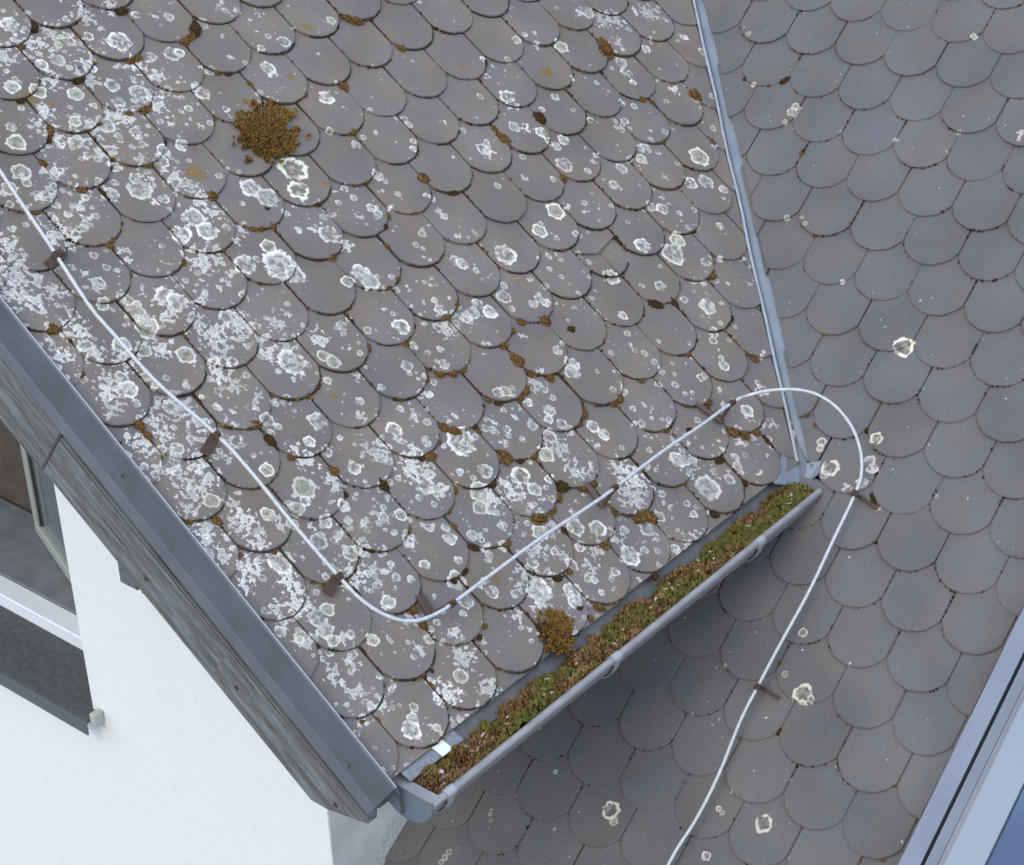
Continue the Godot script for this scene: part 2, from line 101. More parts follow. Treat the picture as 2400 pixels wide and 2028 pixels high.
var MOSS_D := [
	[-2.05, -1.08, 0.089, -0.97], [-2.45, -0.84, 0.069, -0.09], [0.35, -0.13, 0.151, -0.7], [0.05, -0, 0.119, -0.09], [0.2, -0.04, 0.105, -0.38], [-0.9, -0.01, 0.087, -0.18], [-1.05, -0, 0.063, 0.09], [-1.6, -0.18, 0.042, -0.83],
	[-2.05, -0, 0.097, 0.09], [-1.91, -0.18, 0.056, 0], [-3.1, -0.01, 0.067, 0.18], [-2.25, 0.78, 0.041, -0.48], [-1.7, 0.8, 0.07, 0.38], [-1.45, 0.84, 0.099, -0.09], [-3.05, 0.6, 0.106, -0.97], [-3.15, 0.71, 0.066, -0.7],
	[-1.3, 0.8, 0.051, -0.38], [-1.5, 1.29, 0.056, 1.57], [-1.55, 1.44, 0.056, -0.97], [-3.5, 1.03, 0.078, 1.57], [-2.05, 1.68, 0.069, 0.09], [-3.25, 1.62, 0.079, 0.48], [-1.5, 2.52, 0.111, 0], [-3, 1.81, 0.048, 1.57],
	[-4.1, 1.67, 0.064, 0.18], [-3.4, 2.51, 0.065, -0.18], [-3.5, 2.58, 0.072, 1.57], [-1.3, 3.27, 0.07, 0.58], [-1.2, 3.32, 0.07, 0.38], [-1, 3.36, 0.079, 1.57], [-0.87, 3.09, 0.068, 0], [-2, 3.36, 0.068, 0],
	[-0.5, 4.2, 0.099, 0], [-0.75, 4.14, 0.042, 0.48], [-2.7, 3.27, 0.074, -0.58], [-3.55, 3.12, 0.046, -0.97], [-3.2, 3.32, 0.047, 0.38], [0.15, 0.71, 0.06, 0.7], [0.3, 0.8, 0.054, 0.38], [0.5, 1.1, 0.075, 1.57],
	[0.45, 1.44, 0.045, -0.97], [0.65, 1.55, 0.054, 0.7], [1.25, 1.62, 0.055, -0.48], [0.95, 2.28, 0.045, -0.97], [-0.55, -0.84, 0.103, 0.09], [-0.05, 3.36, 0.072, 0.09], [2, 1.68, 0.078, 1.57], [3.1, 0.66, 0.091, 0.83],
	[3.2, 0.75, 0.115, 0.58], [3.6, 1.51, 0.092, 0.83], [2, 1.74, 0.11, 1.57], [4.9, 2.35, 0.068, -0.83], [7.5, 3.03, 0.176, -1.17], [5, 3.68, 0.129, 1.57], [4, 3.74, 0.131, 1.57], [4, 3.49, 0.072, 1.57],
	[1.5, 2.52, 0.098, 0], [2, 3.74, 0.117, 1.57], [2.3, 4.16, 0.087, 0.38], [0.9, 4.03, 0.074, -0.83], [0.7, 4.16, 0.083, -0.38], [1.4, 4.19, 0.066, 0.18], [4.45, 4.8, 0.093, -0.97], [5.2, 5, 0.061, -0.38],
	[6.2, 5.79, 0.076, 0.58], [6.2, 5, 0.07, -0.38], [7, 5.04, 0.078, 0], [7.35, 4.18, 0.09, 0.28], [7.5, 4.33, 0.072, 1.57], [0.5, 4.46, 0.065, 1.57], [2.2, 5, 0.062, -0.38], [0.2, 5, 0.063, -0.38],
	[-0.05, 5.04, 0.072, 0.09], [1.1, 5.03, 0.059, -0.18], [8.3, 4.16, 0.074, 0.38], [0.8, 3.32, 0.066, 0.38], [1.05, 3.36, 0.075, -0.09], [1.1, 3.35, 0.054, -0.18], [7.6, 2.51, 0.055, -0.18], [8.5, 4.58, 0.15, 1.57],
	[8, 5.49, 0.081, 1.57], [5.65, 7.54, 0.094, -0.28], [6.05, 6.72, 0.051, -0.09], [-5.1, 3.35, 0.109, 0.18], [-5.2, 4.11, 0.06, -0.58], [-5.4, 3.19, 0.036, 0.83], [-5, 3.62, 0.048, 1.57], [-5, 5.11, 0.096, 1.57],
	[-5, 5.3, 0.084, 1.57], [-5.05, 5.64, 0.043, -0.97], [-5.41, 5.2, 0.035, 0], [-3.5, 5.88, 0.101, 0], [-3.5, 6.2, 0.101, 1.57], [-3.4, 6.55, 0.063, 0.83], [-2.25, 5.82, 0.074, -0.48], [-2.95, 5.64, 0.046, 0.97],
	[-2.95, 5.04, 0.047, -0.09], [-2.4, 4.19, 0.048, -0.18], [-3.5, 4.27, 0.046, 1.57], [-5, 6.79, 0.083, 1.57], [-5.35, 6.6, 0.058, 0.7], [-5.5, 6.01, 0.07, 1.57], [-5.5, 6.2, 0.059, 1.57], [-4.6, 7.55, 0.043, 0.18],
	[-5.05, 7.32, 0.047, -0.97], [-2.9, 4.03, 0.047, 0.83], [-3, 7.04, 0.102, 1.57], [-1.1, 5.71, 0.077, -0.83], [-1.35, 5.86, 0.068, -0.28], [-1.55, 5.88, 0.068, 0.09], [-0.5, 5.95, 0.078, 1.57], [-0.15, 5.76, 0.057, -0.7],
	[0.8, 5.79, 0.073, -0.58], [0.45, 5.88, 0.087, 0.09], [1.35, 6.6, 0.065, -0.7], [1, 6.72, 0.088, 0], [1.6, 6.55, 0.084, 0.83], [2, 6.72, 0.121, 0], [2.3, 7.06, 0.091, 0], [1, 7.04, 0.14, 1.57],
	[1.3, 7.53, 0.094, 0.38], [1.05, 7.32, 0.073, 0.97], [4.15, 7.44, 0.103, 0.7], [4.5, 7.56, 0.098, 1.57], [-0.35, 6.6, 0.084, 0.7], [-0.15, 6.7, 0.085, 0.28], [0.05, 6.72, 0.079, -0.09], [-0.6, 6.55, 0.069, -0.83],
	[0.75, 7.5, 0.087, -0.48], [0.55, 7.56, 0.072, -0.09], [0.05, 7.32, 0.056, 0.97], [0.15, 7.44, 0.057, 0.7], [2.1, 8.39, 0.105, -0.18], [1.95, 8.4, 0.074, 0.09], [2.75, 8.34, 0.077, 0.48], [-0.95, 7.32, 0.087, 0.97],
	[-0.85, 7.44, 0.096, 0.7], [-0.5, 7.56, 0.069, 1.57], [-0.5, 7.63, 0.055, 1.57], [-1.2, 7.47, 0.049, -0.58], [-1.5, 7.56, 0.107, 1.57], [-1.65, 7.54, 0.053, 0.28], [-0.45, 8.17, 0.138, 0.97], [-0.25, 8.34, 0.069, 0.48],
	[0, 8.4, 0.084, 0], [1.35, 8.28, 0.082, -0.7], [1.15, 8.38, 0.058, -0.28], [-0.95, 8.4, 0.081, -0.09], [-2.5, 7.56, 0.103, 1.57], [-1.55, 8.17, 0.066, -0.97], [-1.9, 8.39, 0.052, -0.18], [0.05, 9.01, 0.125, 0.97],
	[-0.15, 9.12, 0.083, -0.7], [-0.7, 9.21, 0.122, 0.38], [-0.4, 9.23, 0.077, -0.18], [0.35, 9.22, 0.09, 0.28], [0.55, 9.24, 0.085, -0.09], [0.85, 10.06, 0.142, 0.28], [1, 10.15, 0.114, 1.57], [0.5, 9.75, 0.084, -1.17],
	[-3.1, 7.39, 0.056, -0.83], [-2.65, 8.28, 0.071, -0.7], [-2, 8.6, 0.065, 1.57], [-1.95, 9.01, 0.073, 0.97], [-1.45, 9.24, 0.084, -0.09], [-0.05, 10.08, 0.105, 0.09], [-0.5, 9.56, 0.082, 1.57], [-2.35, 9.22, 0.056, -0.28],
	[-2.6, 9.23, 0.063, 0.18], [-1.15, 10.06, 0.08, 0.28], [-0.9, 10.08, 0.08, -0.18], [0.3, 10.89, 0.069, 0.38], [2.45, 9.24, 0.06, 0.09], [5.3, 8.31, 0.066, -0.58], [5.1, 9.07, 0.092, 0.83], [5, 8.91, 0.065, -1.17],
	[5, 8.66, 0.049, 1.57], [3.95, 8.4, 0.07, 0.09], [3.55, 9.24, 0.087, -0.09], [3.5, 9.56, 0.093, 1.57], [3.55, 9.85, 0.109, 0.97], [3.7, 9.99, 0.109, 0.58], [3.95, 10.08, 0.088, 0.09], [2.9, 10.08, 0.091, 0.18],
	[2.95, 10.08, 0.076, 0.09], [3, 10.59, 0.067, -1.17], [4, 10.28, 0.078, 1.57], [4, 10.4, 0.063, 1.57], [2.84, 9.41, 0.055, 0], [2.05, 10.69, 0.082, 0.97], [-3.45, 9.24, 0.086, -0.09], [-3.5, 9.5, 0.086, 1.57],
	[-2.7, 9.99, 0.063, -0.58], [-2.9, 10.08, 0.062, -0.18], [-2, 10.47, 0.102, 1.57], [-2, 10.21, 0.056, 1.57], [-1.21, 10.59, 0.079, 0], [-1.15, 10.8, 0.053, -0.7], [-0.9, 10.75, 0.08, 0.83], [-1.33, 10.7, 0.052, 0],
	[-3.85, 10.06, 0.036, -0.28], [-5.2, 10.05, 0.041, 0.38], [-5.22, 10.26, 0.032, 0], [-5, 10.15, 0.041, 1.57], [-4, 8.6, 0.06, 1.57],
]
var MOSS_M := [
	[-2, 0.19, 0.076, 1.57], [-1.3, 1.56, 0.073, 0.58], [-0.55, 1.42, 0.098, -0.97], [0.5, 2.73, 0.088, 1.57], [-1, 2.09, 0.059, 1.57], [1.5, 4.14, 0.061, 0], [-0.45, 3.07, 0.039, 0.97], [1, 3.56, 0.046, 1.57],
	[4, 2.09, 0.041, 1.57], [2.5, 5.79, 0.058, 0], [2.5, 6.17, 0.035, 1.57], [3, 6.99, 0.062, 1.57], [2.95, 7.21, 0.043, -0.97], [4, 7.12, 0.069, -1.17], [3.15, 7.32, 0.051, 0.7], [4.65, 8.15, 0.102, 0.7],
	[4.75, 8.22, 0.067, 0.48], [5, 8.34, 0.053, 1.57], [4.5, 7.76, 0.068, 1.57], [5, 8.77, 0.048, -1.17], [4, 6.62, 0.042, 0], [5.1, 10.58, 0.039, 0.83], [4.5, 11.13, 0.065, 1.57], [5, 12.08, 0.071, -1.17],
	[6, 11.9, 0.05, 1.57], [6, 12.08, 0.05, -1.17], [7, 12.08, 0.053, -1.17], [7.3, 13.15, 0.047, -0.58], [7, 13.3, 0.047, 1.57],
]
var LICHEN_DENSITY := [
	[2.2, 2.2, 2.3, 2.2, 1.8, 1.6, 1.5, 1.4, 1.4, 1.4],
	[2.3, 2.5, 2.9, 2.0, 1.6, 1.3, 1.2, 1.3, 1.3, 1.3],
	[2.4, 2.7, 2.2, 1.6, 1.1, 0.6, 1.0, 1.1, 1.2, 1.3],
	[2.5, 2.5, 2.0, 1.5, 1.2, 1.1, 0.9, 1.1, 1.2, 1.3],
	[2.6, 2.5, 2.0, 1.5, 1.2, 0.8, 1.2, 1.2, 1.3, 1.3],
	[2.4, 2.7, 2.0, 1.7, 1.4, 1.3, 1.2, 1.3, 1.4, 1.4],
	[2.3, 2.3, 2.5, 2.3, 1.7, 1.2, 1.3, 1.4, 1.5, 1.5],
	[2.1, 1.9, 2.1, 2.3, 2.1, 1.8, 1.6, 1.6, 1.6, 1.6],
]
var CABLE := [
	[-4.1, 0.73, -0.538], [-4.35, -0.43, 1.009], [-4.42, -0.82, 1.524], [-4.49, -1.2, 2.045], [-4.61, -1.81, 2.858], [-4.6, -2.13, 3.284],
	[-4.55, -2.67, 4.005], [-4.34, -3.29, 4.825], [-4.29, -3.69, 5.367], [-4.29, -4.26, 6.121], [-4.26, -4.8, 6.846], [-4.21, -5.07, 7.21],
	[-4.06, -5.28, 7.495], [-3.8, -5.43, 7.688], [-3.42, -5.49, 7.776], [-3.02, -5.5, 7.782], [-2.29, -5.49, 7.772], [-1.19, -5.48, 7.763],
	[-0.08, -5.5, 7.782], [0.51, -5.5, 7.784], [1.78, -5.48, 7.76], [2.8, -5.49, 7.769], [3.69, -5.49, 7.765], [3.85, -5.36, 7.976],
	[4.07, -5.27, 8.287], [4.3, -5.26, 8.682], [4.41, -5.37, 9.06], [4.42, -5.62, 9.425], [4.31, -5.91, 9.699], [4.12, -6.2, 9.873],
	[3.86, -6.45, 9.936], [3.21, -6.96, 9.966], [2.5, -7.51, 9.997], [1.75, -8.09, 9.974], [1.18, -8.53, 9.966], [0.72, -8.88, 9.974],
	[0.03, -9.42, 10.058], [-0.55, -9.86, 10.068], [-1.15, -10.32, 10.008], [-2.13, -11.09, 10.061],
]
var HOLDERS := [
	[-4.56, 2.52, -4.211, 2.43, -4.58, 2.53, 0], [-4.51, 5.92, -4.168, 5.77, -4.31, 5.85, 0], [-4.4, 8.42, -4.064, 8.29, -4.25, 8.37, 0], [-3.24, 9.14, -3.332, 9.48, -3.11, 9.52, 0],
	[0.41, 9.16, 0.363, 9.65, 0.55, 9.52, 0], [3.31, 9.15, 3.452, 9.64, 3.66, 9.5, 0], [5.04, 8.37, 4.412, 8.22, 4.45, 8.28, 1], [4.99, 11.66, 4.445, 11.6, 4.5, 11.66, 1],
]


# ------------------------------------------------------------------ frames
func w3(p: Vector3) -> Vector3:
	return p * S + UP

func d_n() -> Vector3: return Vector3(0, cos(SLOPE_D), sin(SLOPE_D))
func d_v() -> Vector3: return Vector3(0, -sin(SLOPE_D), cos(SLOPE_D))
func m_n() -> Vector3: return Vector3(-sin(SLOPE_M), cos(SLOPE_M), 0)
func m_v() -> Vector3: return Vector3(-cos(SLOPE_M), -sin(SLOPE_M), 0)

func dp(u: float, v: float, n := 0.0) -> Vector3:      # point on the dormer roof
	return Vector3(u, 0, 0) + d_v() * v + d_n() * n

func mp(u: float, v: float, n := 0.0) -> Vector3:      # point on the main roof
	return M0 + Vector3(0, 0, u) + m_v() * v + m_n() * n

# ------------------------------------------------------------------ mesh builder
class MB:
	var v := PackedVector3Array()
	var n := PackedVector3Array()
	var c := PackedColorArray()
	var t := PackedVector2Array()
	var col := Color(1, 1, 1)
	func tri(a: Vector3, b: Vector3, d: Vector3, out: Vector3, ua := Vector2.ZERO, ub := Vector2.ZERO, ud := Vector2.ZERO) -> void:
		var m := (d - a).cross(b - a)
		if m.dot(out) < 0.0:
			var tmp := b; b = d; d = tmp
			var tu := ub; ub = ud; ud = tu
			m = -m
		m = m.normalized()
		v.append(a); v.append(b); v.append(d)
		n.append(m); n.append(m); n.append(m)
		c.append(col); c.append(col); c.append(col)
		t.append(ua); t.append(ub); t.append(ud)
	func tri_s(a: Vector3, b: Vector3, d: Vector3, na: Vector3, nb: Vector3, nd: Vector3, ua := Vector2.ZERO, ub := Vector2.ZERO, ud := Vector2.ZERO) -> void:
		if (d - a).cross(b - a).dot(na + nb + nd) < 0.0:
			var tmp := b; b = d; d = tmp
			var tn := nb; nb = nd; nd = tn
			var tu := ub; ub = ud; ud = tu
		v.append(a); v.append(b); v.append(d)
		n.append(na); n.append(nb); n.append(nd)
		c.append(col); c.append(col); c.append(col)
		t.append(ua); t.append(ub); t.append(ud)
	func quad(a: Vector3, b: Vector3, d: Vector3, e: Vector3, out: Vector3, ua := Vector2.ZERO, ub := Vector2.ZERO, ud := Vector2.ZERO, ue := Vector2.ZERO) -> void:
		tri(a, b, d, out, ua, ub, ud); tri(a, d, e, out, ua, ud, ue)
	func mesh() -> ArrayMesh:
		var arr := []
		arr.resize(Mesh.ARRAY_MAX)
		arr[Mesh.ARRAY_VERTEX] = v; arr[Mesh.ARRAY_NORMAL] = n
		arr[Mesh.ARRAY_COLOR] = c; arr[Mesh.ARRAY_TEX_UV] = t
		var m := ArrayMesh.new()
		m.add_surface_from_arrays(Mesh.PRIMITIVE_TRIANGLES, arr)
		return m

# box given by a corner-to-corner frame: origin + three edge vectors (in tile widths); bevelled
func box8(mb: MB, o: Vector3, ax: Vector3, ay: Vector3, az: Vector3, bev := 0.012) -> void:
	var cx := o + (ax + ay + az) * 0.5
	var hx := ax * 0.5; var hy := ay * 0.5; var hz := az * 0.5
	var dirs := [hx, hy, hz]
	for i in 3:
		var a: Vector3 = dirs[i]; var b: Vector3 = dirs[(i + 1) % 3]; var d: Vector3 = dirs[(i + 2) % 3]
		var b1: Vector3 = b - b.normalized() * bev; var d1: Vector3 = d - d.normalized() * bev
		var lb := b.length() * 2.0; var ld := d.length() * 2.0
		var longb := lb >= ld
		for s in [-1.0, 1.0]:
			var q := [cx + a * s - b1 - d1, cx + a * s + b1 - d1, cx + a * s + b1 + d1, cx + a * s - b1 + d1]
			var uv := [Vector2(0, 0), Vector2(lb, 0), Vector2(lb, ld), Vector2(0, ld)]
			if not longb:
				uv = [Vector2(0, 0), Vector2(0, lb), Vector2(ld, lb), Vector2(ld, 0)]
			mb.quad(w3(q[0]), w3(q[1]), w3(q[2]), w3(q[3]), a * s, uv[0] * 0.25, uv[1] * 0.25, uv[2] * 0.25, uv[3] * 0.25)
		# bevels between faces +-a and +-b, along d
		var a1: Vector3 = a - a.normalized() * bev
		for s in [-1.0, 1.0]:
			for t in [-1.0, 1.0]:
				mb.quad(w3(cx + a * s + b1 * t - d1), w3(cx + a * s + b1 * t + d1), w3(cx + a1 * s + b * t + d1), w3(cx + a1 * s + b * t - d1), a.normalized() * s + b.normalized() * t)
	for s in [-1.0, 1.0]:
		for t in [-1.0, 1.0]:
			for r in [-1.0, 1.0]:
				var xa: Vector3 = hx - hx.normalized() * bev; var ya: Vector3 = hy - hy.normalized() * bev; var za: Vector3 = hz - hz.normalized() * bev
				mb.tri(w3(cx + hx * s + ya * t + za * r), w3(cx + xa * s + hy * t + za * r), w3(cx + xa * s + ya * t + hz * r), hx.normalized() * s + hy.normalized() * t + hz.normalized() * r)

# prism: closed polygon (tile widths, any convex or simple outline given as triangles fan from its centre) swept along a vector
func prism(mb: MB, poly: Array, sweep: Vector3, caps := true) -> void:
	var cen := Vector3.ZERO
	for p in poly: cen += p
	cen /= poly.size()
	var k := poly.size()
	var ex := Vector3.ZERO
	for i in k:
		var e: Vector3 = poly[(i + 1) % k] - poly[i]
		if e.length() > ex.length(): ex = e
	ex = ex.normalized()
	var ey := sweep.cross(ex).normalized()
	for i in k:
		var a: Vector3 = poly[i]; var b: Vector3 = poly[(i + 1) % k]
		var out: Vector3 = (b - a).cross(sweep)
		if out.dot((a + b) * 0.5 - cen) < 0.0: out = -out
		mb.quad(w3(a), w3(b), w3(b + sweep), w3(a + sweep), out, Vector2(0, 0), Vector2((b - a).length(), 0) * 0.25, Vector2((b - a).length(), sweep.length()) * 0.25, Vector2(0, sweep.length()) * 0.25)
		if caps:
			var ua := Vector2((a - cen).dot(ex), (a - cen).dot(ey)) * 0.25; var ub := Vector2((b - cen).dot(ex), (b - cen).dot(ey)) * 0.25
			mb.tri(w3(cen), w3(a), w3(b), -sweep, Vector2.ZERO, ua, ub)
			mb.tri(w3(cen + sweep), w3(a + sweep), w3(b + sweep), sweep, Vector2.ZERO, ua, ub)

# tube along points (tile widths); lobes > 0 gives a twisted strand
func tube(mb: MB, pts: Array, r: float, seg := 10, lobes := 0, twist := 0.0, caps := true) -> void:
	var k := pts.size()
	var up := Vector3.UP
	var prev_x := Vector3.ZERO
	var rings := []; var norms := []
	var run := 0.0
	for i in k:
		var tdir: Vector3 = (pts[min(i + 1, k - 1)] - pts[max(i - 1, 0)]).normalized()
		var xx := up.cross(tdir) if prev_x == Vector3.ZERO else prev_x - tdir * prev_x.dot(tdir)
		if xx.length() < 0.001: xx = Vector3.RIGHT.cross(tdir)
		xx = xx.normalized(); prev_x = xx
		var yy := tdir.cross(xx)
		if i > 0: run += (pts[i] - pts[i - 1]).length()
		var ring := []; var nn := []
		for j in seg:
			var an := TAU * j / seg
			var rr := r
			if lobes > 0: rr = r * (0.78 + 0.22 * absf(cos((an + run * twist) * lobes * 0.5)))
			var dirv: Vector3 = xx * cos(an) + yy * sin(an)
			ring.append(w3(pts[i] + dirv * rr)); nn.append(dirv)
		rings.append(ring); norms.append(nn)
	for i in k - 1:
		for j in seg:
			var j2 := (j + 1) % seg
			mb.tri_s(rings[i][j], rings[i][j2], rings[i + 1][j2], norms[i][j], norms[i][j2], norms[i + 1][j2])
			mb.tri_s(rings[i][j], rings[i + 1][j2], rings[i + 1][j], norms[i][j], norms[i + 1][j2], norms[i + 1][j])
	if caps:
		for e in [0, k - 1]:
			var tdir: Vector3 = (pts[0] - pts[1]) if e == 0 else (pts[k - 1] - pts[k - 2])
			for j in seg:
				mb.tri(w3(pts[e]), rings[e][j], rings[e][(j + 1) % seg], tdir)

# ------------------------------------------------------------------ nodes
func numbered(called: String) -> String:
	if not counts.has(called):
		counts[called] = 0
		return called
	counts[called] += 1
	return "%s_%03d" % [called, counts[called]]

func obj(called: String, mb: MB, m: Material, parent: Node) -> MeshInstance3D:
	var o := MeshInstance3D.new()
	o.name = called if parent != self else numbered(called)
	o.mesh = mb.mesh()
	o.material_override = m
	parent.add_child(o, true)
	return o

func part(called: String, mb: MB, m: Material, thing: Node3D) -> MeshInstance3D:
	var o := obj(called, mb, m, thing)
	o.position = -thing.position
	return o

func thing(called: String, label: String, category: String, at: Vector3, group := "") -> Node3D:
	var o := Node3D.new()
	o.name = numbered(called)
	add_child(o)
	o.position = at
	tag(o, label, category, group)
	return o

func tag(o: Node, label: String, category: String, group := "") -> void:
	o.set_meta("label", label); o.set_meta("category", category)
	if group != "": o.set_meta("group", group)

# ------------------------------------------------------------------ materials
func lin(r: float, g: float, b: float) -> Color:
	return Color(r, g, b).linear_to_srgb()

func mat(col: Color, rough := 0.8, metal := 0.0) -> StandardMaterial3D:
	var m := StandardMaterial3D.new()
	m.albedo_color = col; m.roughness = rough; m.metallic = metal
	return m

func noise(seed_: int, freq: float, octaves := 3, type := FastNoiseLite.TYPE_SIMPLEX_SMOOTH) -> FastNoiseLite:
	var f := FastNoiseLite.new()
	f.seed = seed_; f.frequency = freq; f.fractal_octaves = octaves; f.noise_type = type
	return f

func grain_texture(seed_: int, freq: float, lo: float, hi: float, octaves := 4, px := 256) -> ImageTexture:
	var im := noise(seed_, freq, octaves).get_seamless_image(px, px)
	im.convert(Image.FORMAT_L8)
	var d := im.get_data()
	for i in d.size():
		d[i] = int(255.0 * (lo + (hi - lo) * d[i] / 255.0))
	return ImageTexture.create_from_image(Image.create_from_data(px, px, false, Image.FORMAT_L8, d))

func bump_texture(seed_: int, freq: float, strength: float, octaves := 4, px := 256) -> ImageTexture:
	var im := noise(seed_, freq, octaves).get_seamless_image(px, px)
	im.convert(Image.FORMAT_RGBA8)
	im.bump_map_to_normal_map(strength)
	return ImageTexture.create_from_image(im)

func grained(col: Color, rough: float, metal: float, seed_: int, freq: float, lo: float, scale: float, bump := 0.0) -> StandardMaterial3D:
	var m := mat(col, rough, metal)
	m.albedo_texture = grain_texture(seed_, freq, lo, 1.0)
	m.uv1_triplanar = true
	m.uv1_scale = Vector3.ONE * scale
	if bump > 0.0:
		m.normal_enabled = true
		m.normal_texture = bump_texture(seed_ + 7, freq * 1.6, bump)
	return m

func wood_material() -> StandardMaterial3D:
	var w := 1024; var h := 128
	var nf := noise(5, 1.0, 3); var nb := noise(9, 1.0, 2); var nk := noise(13, 1.0, 3)
	var d := PackedByteArray(); d.resize(w * h * 3)
	for y in h:
		for x in w:
			var fib := nf.get_noise_2d(x * 0.006, y * 0.35) * 0.5 + 0.5
			var fine := nf.get_noise_2d(x * 0.03 + 90.0, y * 1.1) * 0.5 + 0.5
			var blot := nb.get_noise_2d(x * 0.004, y * 0.1) * 0.5 + 0.5
			var algae := clampf(nk.get_noise_2d(x * 0.005 + 40.0, y * 0.09) * 2.0 + 0.35, 0.0, 1.0)
			var k := 0.66 + 0.32 * fib + 0.3 * (fine - 0.5)
			var brown := Color(0.44, 0.41, 0.395); var grey := Color(0.55, 0.59, 0.6)
			var col := brown.lerp(grey, clampf(blot * 0.5 + algae * 0.6, 0.0, 1.0)) * k
			var crack := nf.get_noise_2d(x * 0.004 + 300.0, y * 0.9)
			if crack > 0.58: col *= 0.6
			var i := (y * w + x) * 3
			d[i] = int(clampf(col.r, 0, 1) * 255); d[i + 1] = int(clampf(col.g, 0, 1) * 255); d[i + 2] = int(clampf(col.b, 0, 1) * 255)
	var m := mat(Color(1, 1, 1), 0.85)
	m.uv1_scale = Vector3(0.45, 1.5, 1)
	var im := Image.create_from_data(w, h, false, Image.FORMAT_RGB8, d)
	m.albedo_texture = ImageTexture.create_from_image(im)
	var nm_ := im.duplicate() as Image
	nm_.convert(Image.FORMAT_RGBA8); nm_.bump_map_to_normal_map(2.0)
	m.normal_enabled = true; m.normal_texture = ImageTexture.create_from_image(nm_)
	return m

